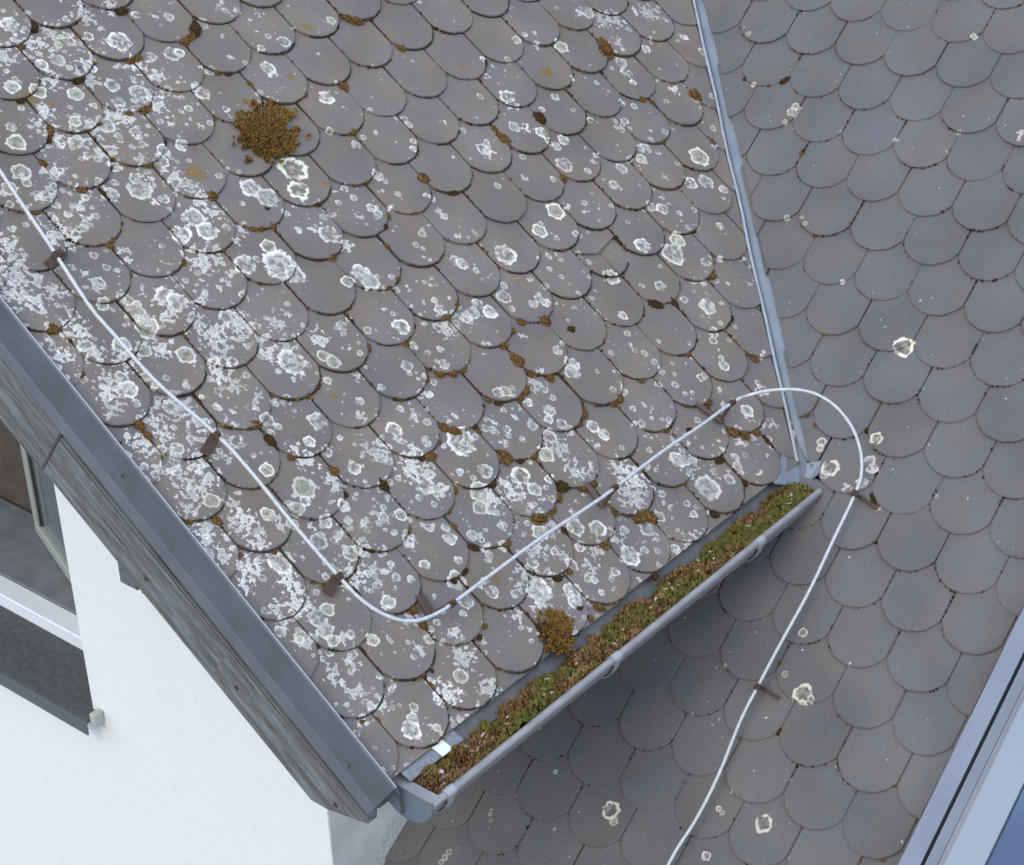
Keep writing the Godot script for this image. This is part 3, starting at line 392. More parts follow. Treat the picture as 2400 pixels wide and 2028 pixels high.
# roof surface: weathered clay with crusts of lichen. r = u range, v range; returns a material
func roof_material(u0: float, v0: float, du: float, dv: float, w: int, h: int, base: Color, spots: Array, speck_count: int, use_density: bool, seed_: int) -> StandardMaterial3D:
	var grain := noise(seed_, 0.22, 3).get_image(w, h).get_data()
	var blot := noise(seed_ + 1, 0.006, 4).get_image(w, h).get_data()
	var warm := noise(seed_ + 2, 0.011, 3).get_image(w, h).get_data()
	var edge := noise(seed_ + 3, 0.085, 3).get_image(w, h).get_data()
	var d := PackedByteArray(); d.resize(w * h * 3)
	var hgt := PackedByteArray(); hgt.resize(w * h)
	var br := base.r * 255.0; var bg := base.g * 255.0; var bb := base.b * 255.0
	for i in w * h:
		var g := grain[i]
		var k := 0.86 + g * 0.00055 + blot[i] * 0.0006
		var wm := (warm[i] - 128) * (0.045 if use_density else 0.018)
		var i3 := i * 3
		d[i3] = int(br * k + wm); d[i3 + 1] = int(bg * k + wm * 0.35); d[i3 + 2] = int(bb * k - wm)
		hgt[i] = 60 + (g >> 3)
	var sx := w / du; var sy := h / dv
	var r := RandomNumberGenerator.new(); r.seed = seed_
	var all := spots.duplicate()
	var tries := 0
	while tries < speck_count:
		tries += 1
		var u := r.randf_range(u0, u0 + du); var v := r.randf_range(v0, v0 + dv)
		if use_density:
			var gx := clampf((u + 6.0) / 2.0, 0, 8.99); var gy := clampf((v + 3.0) / 2.0, 0, 6.99)
			var ix := int(gx); var iy := int(gy)
			var den: float = lerpf(lerpf(LICHEN_DENSITY[iy][ix], LICHEN_DENSITY[iy][ix + 1], gx - ix), lerpf(LICHEN_DENSITY[iy + 1][ix], LICHEN_DENSITY[iy + 1][ix + 1], gx - ix), gy - iy)
			var pu := clampi(int((u - u0) * sx), 0, w - 1); var pv := clampi(int((v - v0) * sy), 0, h - 1)
			var clump := clampf((blot[pv * w + pu] - 70) / 100.0, 0.08, 1.4)
			if r.randf() > pow(den / 2.85, 2.1) * clump: continue
			var rr := 0.011 + 0.06 * pow(r.randf(), 3.2)
			if den > 2.0 and r.randf() < 0.02:
				all.append([u, v, r.randf_range(0.09, 0.2), 2])
				continue
			all.append([u, v, rr, [0, 0, 2, 2, 1][r.randi() % 5]])
		else:
			all.append([u, v, 0.008 + 0.012 * pow(r.randf(), 2.0), 5])
	for sp in all:
		var cx: float = (sp[0] - u0) * sx; var cy: float = (sp[1] - v0) * sy
		var rad: float = sp[2]
		var type: int = sp[3]
		var rx := int(ceil(rad * 1.35 * sx)) + 1; var ry := int(ceil(rad * 1.35 * sy)) + 1
		var ph := r.randf() * TAU; var ph2 := r.randf() * TAU; var gap := r.randf() * TAU
		var l1 := 3.0 + r.randi() % 3; var l2 := 6.0 + r.randi() % 4
		var tone := r.randf_range(0.9, 1.1)
		var dens := r.randf_range(0.0, 1.0)
		var x0 := maxi(0, int(cx) - rx); var x1 := mini(w - 1, int(cx) + rx)
		var y0 := maxi(0, int(cy) - ry); var y1 := mini(h - 1, int(cy) + ry)
		for y in range(y0, y1 + 1):
			for x in range(x0, x1 + 1):
				var dx := (x + 0.5 - cx) / sx; var dy := (y + 0.5 - cy) / sy
				var dd := sqrt(dx * dx + dy * dy)
				if dd > rad * 1.35: continue
				var th := atan2(dy, dx)
				var i := y * w + x
				var ne := (edge[i] - 128) / 128.0
				var rr := rad * (1.0 + 0.06 * sin(th * l1 + ph) + 0.03 * sin(th * l2 + ph2) + 0.2 * ne)
				var q := dd / maxf(rr, 0.0001)
				var ng := (grain[i] - 128) / 128.0
				var al := 0.0
				var cr := 0.0; var cg := 0.0; var cb := 0.0
				if type == 0 or type == 5:
					if q > 1.0: continue
					var rim := smoothstep(0.58, 0.82, q) * clampf(0.75 + 0.45 * sin(th + ph2) + ne * 0.6, 0.15, 1.0)
					al = lerpf(0.5 + 0.45 * dens + ne * 0.9 + ng * 0.3, 1.0, rim) * smoothstep(1.0, 0.93, q)
					var k := lerpf(0.76 + ng * 0.14 + ne * 0.1, 1.0 + ng * 0.05, rim) * tone
					cr = 228 * k; cg = 219 * k; cb = 208 * k
				elif type == 1:
					if q > 1.0: continue
					var rim := smoothstep(0.62, 0.8, q) * 0.9
					var ring2 := smoothstep(0.3, 0.42, q) * smoothstep(0.6, 0.48, q) * 0.4
					al = clampf(lerpf(0.45 + 0.3 * dens + ne * 0.7, 1.0, rim), 0.0, 1.0) * smoothstep(1.0, 0.94, q)
					var k := (0.74 + 0.28 * maxf(rim, ring2) + ng * 0.06) * tone
					cr = 220 * k; cg = 213 * k; cb = 193 * k
				elif type == 2:
					al = smoothstep(0.0, 0.16, ne * 0.95 + ng * 0.35 + 0.62 - q * 0.78)
					if al <= 0.0: continue
					var rim := 1.0 - smoothstep(0.16, 0.5, ne * 0.95 + ng * 0.35 + 0.62 - q * 0.78)
					var k := (0.8 + 0.2 * rim + ng * 0.14) * tone
					cr = 224 * k; cg = 215 * k; cb = 206 * k
				elif type == 3:
					al = clampf((1.0 - q) * 0.9 + ne * 0.5, 0.0, 0.75) * smoothstep(1.0, 0.7, q)
					cr = 128 + ng * 10; cg = 100 + ng * 10; cb = 44
				else:
					if q > 1.0: continue
					var ga := absf(wrapf(th - gap + ne * 0.5, -PI, PI))
					al = maxf(smoothstep(0.56, 0.66, q + ne * 0.35 + ng * 0.1) * smoothstep(0.3, 0.5, ga), clampf(0.28 + ne * 0.8, 0.0, 0.8)) * smoothstep(1.0, 0.93, q)
					var k := (lerpf(0.8, 0.98, smoothstep(0.5, 0.7, q)) + ng * 0.08) * tone
					cr = 226 * k; cg = 218 * k; cb = 196 * k
				al = clampf(al, 0.0, 1.0)
				if al <= 0.02: continue
				var i3 := i * 3
				d[i3] = int(clampf(lerpf(d[i3], cr, al), 0, 255)); d[i3 + 1] = int(clampf(lerpf(d[i3 + 1], cg, al), 0, 255)); d[i3 + 2] = int(clampf(lerpf(d[i3 + 2], cb, al), 0, 255))
				if type != 3:
					hgt[i] = int(clampf(60 + (grain[i] >> 2) + al * (60 + 50 * q + ng * 30), 0, 255))
	var m := mat(Color(1, 1, 1), 0.82)
	m.albedo_texture = ImageTexture.create_from_image(Image.create_from_data(w, h, false, Image.FORMAT_RGB8, d))
	var him := Image.create_from_data(w, h, false, Image.FORMAT_L8, hgt)
	him.convert(Image.FORMAT_RGBA8)
	him.bump_map_to_normal_map(3.0)
	m.normal_enabled = true
	m.normal_texture = ImageTexture.create_from_image(him)
	m.vertex_color_use_as_albedo = true
	m.metallic_specular = 0.35
	return m

# ------------------------------------------------------------------ tiles
func clip_half(poly: PackedVector2Array, nrm: Vector2, lim: float) -> PackedVector2Array:   # keep nrm.p <= lim
	var out := PackedVector2Array()
	var k := poly.size()
	for i in k:
		var a := poly[i]; var b := poly[(i + 1) % k]
		var da := nrm.dot(a) - lim; var db := nrm.dot(b) - lim
		if da <= 0.0: out.append(a)
		if (da < 0.0 and db > 0.0) or (da > 0.0 and db < 0.0):
			out.append(a.lerp(b, da / (da - db)))
	return out

func tile_outline(width: float, row: float) -> PackedVector2Array:
	var p := PackedVector2Array()
	var hw := width * 0.5
	var rad := (hw * hw + SAG * SAG) / (2.0 * SAG)
	p.append(Vector2(-hw, -row * 2.12)); 
	var j := rng.randf() * TAU
	for i in 15:
		var x := lerpf(-hw, hw, i / 14.0)
		var z := -(rad - sqrt(rad * rad - x * x))
		z += 0.005 * sin(i * 1.7 + j) + 0.004 * sin(i * 4.1 + j * 2.0)
		p.append(Vector2(x, z))
	p.append(Vector2(hw, -row * 2.12))
	return p

func tile_mesh(mb: MB, poly: PackedVector2Array, xf: Transform3D, row: float, uv_of: Callable) -> void:
	# xf maps local tile space (tile widths) to the space of the mesh
	var k := poly.size()
	var cen := Vector2.ZERO
	for p in poly: cen += p
	cen /= k
	var tilt := THICK / row
	var bev := 0.014
	var top := []; var rim := []; var low := []; var uv := []
	for p in poly:
		var inn: Vector2 = p + (cen - p).normalized() * bev
		top.append(xf * Vector3(inn.x, inn.y * tilt, inn.y))
		rim.append(xf * Vector3(p.x, p.y * tilt - bev * 0.8, p.y))
		low.append(xf * Vector3(p.x, p.y * tilt - THICK, p.y))
		uv.append(uv_of.call(p))
	var ct: Vector3 = xf * Vector3(cen.x, cen.y * tilt, cen.y)
	var cb: Vector3 = xf * Vector3(cen.x, cen.y * tilt - THICK, cen.y)
	var cuv: Vector2 = uv_of.call(cen)
	var upv: Vector3 = xf.basis.y
	for i in k:
		var i2 := (i + 1) % k
		mb.tri(ct, top[i], top[i2], upv, cuv, uv[i], uv[i2])
		var out: Vector3 = (rim[i] + rim[i2]) * 0.5 - ct
		mb.quad(top[i], top[i2], rim[i2], rim[i], out + upv, uv[i], uv[i2], uv[i2], uv[i])
		mb.quad(rim[i], rim[i2], low[i2], low[i], out, uv[i], uv[i2], uv[i2], uv[i])
		mb.tri(cb, low[i], low[i2], -upv, cuv, uv[i], uv[i2])

func in_view(p: Vector3, margin := 0.06) -> bool:
	var q := p - CAM_POS
	var z := q.dot(CAM_FORWARD)
	var t := tan(deg_to_rad(CAM_FOV) * 0.5)
	return absf(q.dot(CAM_RIGHT) / z) < t * 1.184 * (1.0 + margin) and absf(q.dot(CAM_DOWN) / z) < t * (1.0 + margin)

# lay a field of tiles; cuts = function(tip u, v) -> array of [normal2, limit] in roof coordinates
func lay_tiles(parent: Node3D, m: Material, is_d: bool, rows: Array, u_min: float, u_max: float, row: float, cuts: Array, uvr: Array, tone_rng: Array) -> int:
	var rest := MB.new()
	var made := 0
	for k in range(rows[0], rows[1] + 1):
		var shift := 0.0
		if is_d and k >= -1 and k <= 13: shift = D_ROW_SHIFT[k + 1]
		var half := 0.5 * posmod(k, 2)
		for iu in range(int(floor(u_min)), int(ceil(u_max)) + 1):
			var tu := iu + half + rng.randf_range(-0.008, 0.008)
			var tv := k * row + shift + rng.randf_range(-0.014, 0.014)
			var poly := tile_outline(0.97 if is_d else 0.98, row)
			var here := cuts
			if is_d and k == 8 and iu == 4:      # this tile has lost its lower half
				here = cuts + [[Vector2(0.22, 1.0), tv - 0.5 + 0.22 * tu], [Vector2(-0.5, 1.0), tv - 0.43 - 0.5 * tu]]
			for c in here:
				var nn: Vector2 = c[0]
				poly = clip_half(poly, nn, c[1] + (rng.randf_range(-c[2], c[2]) if c.size() > 2 else 0.0) - nn.dot(Vector2(tu, tv)))
				if poly.size() < 3: break
			if poly.size() < 3: continue
			var zmax := -99.0
			for p in poly: zmax = maxf(zmax, p.y)
			if zmax < -row * 0.98 and not (is_d and k == 14): continue
			var yaw := rng.randf_range(-0.012, 0.012)
			var rise := rng.randf_range(-0.008, 0.01)
			var bs := Basis(Vector3.RIGHT, d_n(), d_v()) if is_d else Basis(Vector3(0, 0, 1), m_n(), m_v())
			bs = bs * Basis(Vector3.UP, yaw) * Basis(Vector3.RIGHT, rng.randf_range(-0.006, 0.006)) * Basis(Vector3.BACK, rng.randf_range(-0.008, 0.008))
			var at := dp(tu, tv, rise) if is_d else mp(tu, tv, rise)
			var uvf := func(p: Vector2) -> Vector2: return Vector2((tu + p.x - uvr[0]) / uvr[2], (tv + p.y - uvr[1]) / uvr[3])
			var tone := rng.randf_range(tone_rng[0], tone_rng[1])
			var wr := rng.randf_range(-0.02, 0.02)
			var colr := Color(tone * (1.0 + wr), tone, tone * (1.0 - wr))
			var centre := (dp(tu, tv - 0.4) if is_d else mp(tu, tv - 0.4))
			if in_view(centre, 0.08):
				var mb := MB.new(); mb.col = colr
				tile_mesh(mb, poly, Transform3D(Basis().scaled(Vector3.ONE * S), Vector3.ZERO), row, uvf)
				var o := obj("roof_tile", mb, m, parent)
				o.transform = Transform3D(bs, w3(at))
				made += 1
			else:
				rest.col = colr
				tile_mesh(rest, poly, Transform3D(bs.scaled(Vector3.ONE * S), w3(at)), row, uvf)
	if rest.v.size() > 0:
		var o := obj("outer_tiles", rest, m, parent)
		o.set_meta("kind", "stuff")
	return made

# ------------------------------------------------------------------ moss
func tuft(mb: MB, at: Vector3, nrm: Vector3, r: float, hgt: float, col: Color, sides := 5) -> void:
	var x := nrm.cross(Vector3(0.3, 0.2, 0.93)).normalized(); var y := nrm.cross(x)
	var a0 := rng.randf() * TAU
	var lean := (x * rng.randf_range(-1, 1) + y * rng.randf_range(-1, 1)) * r * 0.5
	var base := []; var mid := []
	for i in sides:
		var an := a0 + TAU * i / sides
		var dirv := x * cos(an) + y * sin(an)
		var k := rng.randf_range(0.75, 1.2)
		base.append(at + dirv * r * k - nrm * hgt * 0.25)
		mid.append(at + dirv * r * 0.72 * k + nrm * hgt * rng.randf_range(0.45, 0.75) + lean * 0.5)
	var tip := at + nrm * hgt + lean
	for i in sides:
		var j := (i + 1) % sides
		mb.col = col * rng.randf_range(0.7, 1.3)
		mb.quad(base[i], base[j], mid[j], mid[i], (base[i] + base[j]) * 0.5 - at + nrm * 0.001)
		mb.tri(mid[i], mid[j], tip, nrm + (mid[i] - at).normalized() * 0.5)

# cushion in local metres, y up, about one metre radius: scaled by the node
func cushion_mesh(seed_: int, cols: Array) -> ArrayMesh:
	var mb := MB.new()
	var nf := noise(seed_, 1.3, 3)
	var rings := 7; var seg := 14
	var pts := []
	for i in rings + 1:
		var la := PI * 0.5 * i / rings
		var line := []
		for j in seg:
			var an := TAU * j / seg
			var dirv := Vector3(cos(an) * cos(la), sin(la), sin(an) * cos(la))
			var k := 1.0 + 0.42 * nf.get_noise_3d(dirv.x, dirv.y, dirv.z) + 0.12 * nf.get_noise_3d(dirv.x * 4, dirv.y * 4, dirv.z * 4)
			line.append(Vector3(dirv.x * k, dirv.y * 0.78 * k - (0.25 if i == 0 else 0.0), dirv.z * k))
		pts.append(line)
	for i in rings:
		for j in seg:
			var j2 := (j + 1) % seg
			var c: Color = cols[rng.randi() % cols.size()]
			mb.col = c * rng.randf_range(0.75, 1.25)
			var cc: Vector3 = (pts[i][j] + pts[i + 1][j2]) * 0.5
			mb.quad(pts[i][j], pts[i][j2], pts[i + 1][j2], pts[i + 1][j], cc)
	for t in 90:
		var la := asin(rng.randf_range(0.0, 1.0)); var an := rng.randf() * TAU
		var dirv := Vector3(cos(an) * cos(la), sin(la), sin(an) * cos(la))
		var k := 1.0 + 0.42 * nf.get_noise_3d(dirv.x, dirv.y, dirv.z) + 0.12 * nf.get_noise_3d(dirv.x * 4, dirv.y * 4, dirv.z * 4)
		tuft(mb, Vector3(dirv.x * k, dirv.y * 0.78 * k, dirv.z * k) * 0.97, dirv, rng.randf_range(0.07, 0.13), rng.randf_range(0.09, 0.2), cols[rng.randi() % cols.size()], 4)
	return mb.mesh()

var moss_material: StandardMaterial3D
var cushion_meshes := []
var dark_meshes := []

func place_moss(called: String, frame: Basis, at: Vector3, r: float, ang: float, stretch: float, label: String, group: String, dark := false) -> void:
	var o := MeshInstance3D.new()
	o.name = numbered(called)
	var set_ := dark_meshes if dark else cushion_meshes
	o.mesh = set_[rng.randi() % set_.size()]
	o.material_override = moss_material
	add_child(o)
	var b := frame * Basis(Vector3.UP, -ang) * Basis(Vector3.UP, 0.0)
	var b2 := b * Basis.from_scale(Vector3(r * stretch, r * rng.randf_range(0.75, 1.05), r / sqrt(stretch)) * S)
	o.transform = Transform3D(b2, w3(at))
	tag(o, label, "moss", group)

func _ready() -> void:
	rng.seed = 20240611
	# ---------------- camera
	var cam := Camera3D.new()
	cam.name = "camera"
	cam.fov = CAM_FOV; cam.near = 0.05; cam.far = 400.0
	add_child(cam)
	cam.transform = Transform3D(Basis(CAM_RIGHT, -CAM_DOWN, -CAM_FORWARD).orthonormalized(), w3(CAM_POS))
	cam.current = true
	# ---------------- sky and light
	var env := Environment.new()
	var sky := Sky.new()
	var sm := ProceduralSkyMaterial.new()
	sm.sky_top_color = Color(0.67, 0.755, 0.87)
	sm.sky_horizon_color = Color(0.87, 0.915, 0.965)
	sm.sky_curve = 0.2
	sm.ground_horizon_color = Color(0.62, 0.63, 0.62)
	sm.ground_bottom_color = Color(0.4, 0.4, 0.38)
	sm.sun_angle_max = 0.0
	sky.sky_material = sm
	env.background_mode = Environment.BG_SKY
	env.sky = sky
	env.background_energy_multiplier = 1.0
	env.ambient_light_source = Environment.AMBIENT_SOURCE_SKY
	env.tonemap_mode = Environment.TONE_MAPPER_LINEAR
	env.tonemap_exposure = 2.38
	env.sdfgi_enabled = true; env.ssao_enabled = true; env.ssil_enabled = true
	var we := WorldEnvironment.new()
	we.name = "world_environment"
	we.environment = env
	add_child(we)
	var sun := DirectionalLight3D.new()
	sun.name = "sun"
	sun.light_energy = 0.2
	sun.light_color = Color(1.0, 0.975, 0.94)
	sun.light_angular_distance = 30.0
	sun.shadow_enabled = true
	add_child(sun)
	sun.look_at_from_position(Vector3.ZERO, -Vector3(-0.8, 0.75, 0.12))

	build_ground()
	build_house()
	build_roofs()
	build_cable()
	build_moss()
	print("tiles and moss done")

# ------------------------------------------------------------------ ground
func build_ground() -> void:
	var g := MeshInstance3D.new()
	g.name = "ground"
	var pm := PlaneMesh.new(); pm.size = Vector2(300, 300)
	g.mesh = pm
	g.material_override = grained(lin(0.3, 0.29, 0.27), 0.95, 0.0, 71, 0.02, 0.7, 0.4)
	add_child(g)
	g.set_meta("kind", "structure")
	g.set_meta("label", "pale gravel yard around the house")

# ------------------------------------------------------------------ house
func build_house() -> void:
	house = thing("house", "white house with lichen-spotted dormer roof above a plain grey tiled roof", "house", w3(Vector3(-3.6, 0, 0)) * Vector3(1, 0, 1))
	var white := grained(lin(0.8, 0.8, 0.79), 0.9, 0.0, 21, 0.03, 0.975, 3.0, 0.4)
	var cement := grained(lin(0.64, 0.625, 0.6), 0.95, 0.0, 25, 0.012, 0.86, 1.5, 0.25)
	var wood := wood_material()
	# front wall: pieces around the window opening (opening z -8.6 .. -0.05, y -10.75 .. -4.2)
	var wx := -3.6; var th := 0.9
	var nlow := -1.0
	var roofline := func(z: float) -> float: return -tan(SLOPE_D) * z + nlow / cos(SLOPE_D)
	var mb := MB.new()
	var add_col := func(z0: float, z1: float, y0: float, y1a: float, y1b: float, x0: float) -> void:
		prism(mb, [Vector3(x0, y0, z0), Vector3(x0, y0, z1), Vector3(x0, y1b, z1), Vector3(x0, y1a, z0)], Vector3(wx + th - x0, 0, 0))
	var creases := [[-0.05, wx - 0.05], [1.78, wx - 0.05], [2.35, wx + 0.02], [4.72, wx - 0.02], [5.39, wx + 0.02]]
	for i in 4:
		var c0: Array = creases[i]; var c1: Array = creases[i + 1]
		var r0: float = roofline.call(c0[0]); var r1: float = roofline.call(c1[0])
		var a0 := Vector3(c0[1], -36.6, c0[0]); var a1 := Vector3(c1[1], -36.6, c1[0])
		var b0 := Vector3(c0[1], r0, c0[0]); var b1 := Vector3(c1[1], r1, c1[0])
		var back := wx + th
		mb.quad(w3(a0), w3(a1), w3(b1), w3(b0), Vector3.LEFT)
		mb.quad(w3(Vector3(back, -36.6, c0[0])), w3(Vector3(back, -36.6, c1[0])), w3(Vector3(back, r1, c1[0])), w3(Vector3(back, r0, c0[0])), Vector3.RIGHT)
		mb.quad(w3(b0), w3(b1), w3(Vector3(back, r1, c1[0])), w3(Vector3(back, r0, c0[0])), Vector3.UP)
		if i == 3: mb.quad(w3(a1), w3(b1), w3(Vector3(back, r1, c1[0])), w3(Vector3(back, -36.6, c1[0])), Vector3.BACK)
		if i == 0: mb.quad(w3(a0), w3(b0), w3(Vector3(back, r0, c0[0])), w3(Vector3(back, -36.6, c0[0])), Vector3.FORWARD)
	add_col.call(-8.6, -0.05, -36.6, -10.9, -10.9, wx - 0.05)
	add_col.call(-8.6, -0.05, -4.2, roofline.call(-0.05) + 6.0, roofline.call(-0.05), wx - 0.05)
	add_col.call(-14.0, -8.6, -36.6, 3.0, 4.5, wx - 0.05)
	part("gable_wall", mb, white, house)
	# cheek wall of the dormer, grey cement render, with a mortar fillet where it meets the roof
	mb = MB.new()
	prism(mb, [Vector3(wx + 0.03, -16, 5.41), Vector3(9.0, -16, 5.41), Vector3(9.0, -4.9, 5.41), Vector3(wx + 0.03, -4.9, 5.41)], Vector3(0, 0, -0.5))
	part("cheek_wall", mb, cement, house)
	mb = MB.new()
	var f0 := mp(5.4 - M0.z, 8.4); var f1 := mp(5.4 - M0.z, 18.2)
	var n1 := m_n()
	prism(mb, [f0 - n1 * 0.1, f0 - n1 * 0.1 + Vector3(0, 0, 0.1), f0 + n1 * 0.06 + Vector3(0, 0, 0.06), f0 + n1 * 0.26 + Vector3(0, 0, 0.012), f0 + n1 * 0.26 - Vector3(0, 0, 0.1)], f1 - f0)
	part("mortar_fillet", mb, grained(lin(0.55, 0.55, 0.53), 0.95, 0.0, 31, 0.05, 0.75, 5.0, 2.0), house)
	build_window(white)
	build_verge(wood)
	build_gutter(wood)
	build_skylight()

func build_window(white: Material) -> void:
	var wx := -3.65
	# sill: rough dark sheet sloping outwards, front lip, pale end cap
	var sill_m := grained(lin(0.1, 0.1, 0.1), 0.75, 0.0, 41, 0.03, 0.75, 4.0, 1.0)
	var mb := MB.new()
	var y0 := -10.62
	box8(mb, Vector3(-3.92, y0 - 0.1, -8.7), Vector3(1.17, 0.14, 0), Vector3(0, 0.06, 0), Vector3(0, 0, 8.8), 0.01)
	var sill := part("window_sill", mb, sill_m, house)
	mb = MB.new()
	box8(mb, Vector3(-3.955, y0 - 0.32, -8.7), Vector3(0.035, 0, 0), Vector3(0, 0.27, 0), Vector3(0, 0, 8.8), 0.006)
	obj("front_lip", mb, mat(lin(0.13, 0.15, 0.155), 0.5, 0.3), sill)
	mb = MB.new()
	box8(mb, Vector3(-3.86, y0 - 0.13, 0.1), Vector3(0.2, 0, 0), Vector3(0, 0.22, 0), Vector3(0, 0, 0.13), 0.012)
	obj("end_cap", mb, mat(lin(0.42, 0.45, 0.4), 0.7), sill)
	# fixed frame
	var frame_m := mat(lin(0.78, 0.8, 0.82), 0.35)
	var sash_m := mat(lin(0.34, 0.36, 0.33), 0.4)
	mb = MB.new()
	box8(mb, Vector3(-2.76, y0 + 0.02, -8.6), Vector3(0.42, 0, 0), Vector3(0, 0.34, 0), Vector3(0, 0, 8.55), 0.02)
	var frame := part("window", mb, frame_m, house)
	mb = MB.new()
	box8(mb, Vector3(-2.76, y0 + 0.36, -0.3), Vector3(0.42, 0, 0), Vector3(0, 6.0, 0), Vector3(0, 0, 0.25), 0.02)
	obj("jamb", mb, frame_m, frame)
	mb = MB.new()
	box8(mb, Vector3(-2.76, y0 + 0.36, -8.6), Vector3(0.42, 0, 0), Vector3(0, 6.0, 0), Vector3(0, 0, 0.25), 0.02)
	obj("jamb", mb, frame_m, frame)
	# sash hinged at the right jamb and opened inwards by about 21 degrees
	var hinge := Vector3(-2.6, -10.2, -0.4)
	var dirv := Vector3(0.763, 0, -1.973).normalized()
	var nrm := Vector3(dirv.z, 0, -dirv.x)
	var wdt := 4.52; var hgt := 5.6; var fr := 0.24
	mb = MB.new()
	box8(mb, hinge - nrm * 0.12, dirv * wdt, Vector3(0, fr, 0), nrm * 0.24, 0.02)
	var sash := part("window_sash", mb, sash_m, house)
	for k in [[0.0, fr], [wdt - fr, fr]]:
		mb = MB.new()
		box8(mb, hinge + dirv * k[0] + Vector3(0, fr, 0) - nrm * 0.12, dirv * k[1], Vector3(0, hgt, 0), nrm * 0.24, 0.02)
		obj("stile", mb, sash_m, sash)
	mb = MB.new()
	box8(mb, hinge + dirv * (wdt - fr - 0.07) + Vector3(0, fr, 0) - nrm * 0.07, dirv * 0.069, Vector3(0, hgt, 0), nrm * 0.14, 0.008)
	obj("gasket", mb, mat(lin(0.02, 0.02, 0.02), 0.6), sash)
	mb = MB.new()
	box8(mb, hinge + dirv * fr + Vector3(0, fr, 0) - nrm * 0.03, dirv * (wdt - fr * 2.0 - 0.07), Vector3(0, hgt, 0), nrm * 0.06, 0.004)
	var glass := StandardMaterial3D.new()
	glass.albedo_color = Color(0.55, 0.6, 0.62, 0.3); glass.roughness = 0.03
	glass.transparency = BaseMaterial3D.TRANSPARENCY_ALPHA
	glass.metallic_specular = 0.6
	obj("pane", mb, glass, sash)
	# room behind: grey ledge, brown back wall, dark side walls
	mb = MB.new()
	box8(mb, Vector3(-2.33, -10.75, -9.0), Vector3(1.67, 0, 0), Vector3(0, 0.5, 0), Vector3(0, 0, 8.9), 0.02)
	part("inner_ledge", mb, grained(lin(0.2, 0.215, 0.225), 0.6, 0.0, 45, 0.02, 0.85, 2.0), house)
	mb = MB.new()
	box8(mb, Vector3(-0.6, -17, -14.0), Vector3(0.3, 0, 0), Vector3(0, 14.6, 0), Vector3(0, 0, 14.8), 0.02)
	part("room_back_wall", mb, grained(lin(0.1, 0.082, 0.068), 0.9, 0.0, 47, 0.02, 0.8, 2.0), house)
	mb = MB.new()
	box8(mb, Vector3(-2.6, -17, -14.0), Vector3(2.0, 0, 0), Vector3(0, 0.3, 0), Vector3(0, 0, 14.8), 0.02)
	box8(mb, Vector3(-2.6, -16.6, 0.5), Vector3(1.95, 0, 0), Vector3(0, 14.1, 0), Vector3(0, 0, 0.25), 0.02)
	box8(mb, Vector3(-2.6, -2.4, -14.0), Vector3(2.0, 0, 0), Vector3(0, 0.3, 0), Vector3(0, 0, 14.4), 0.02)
	part("room_shell", mb, mat(lin(0.14, 0.13, 0.12), 0.9), house)

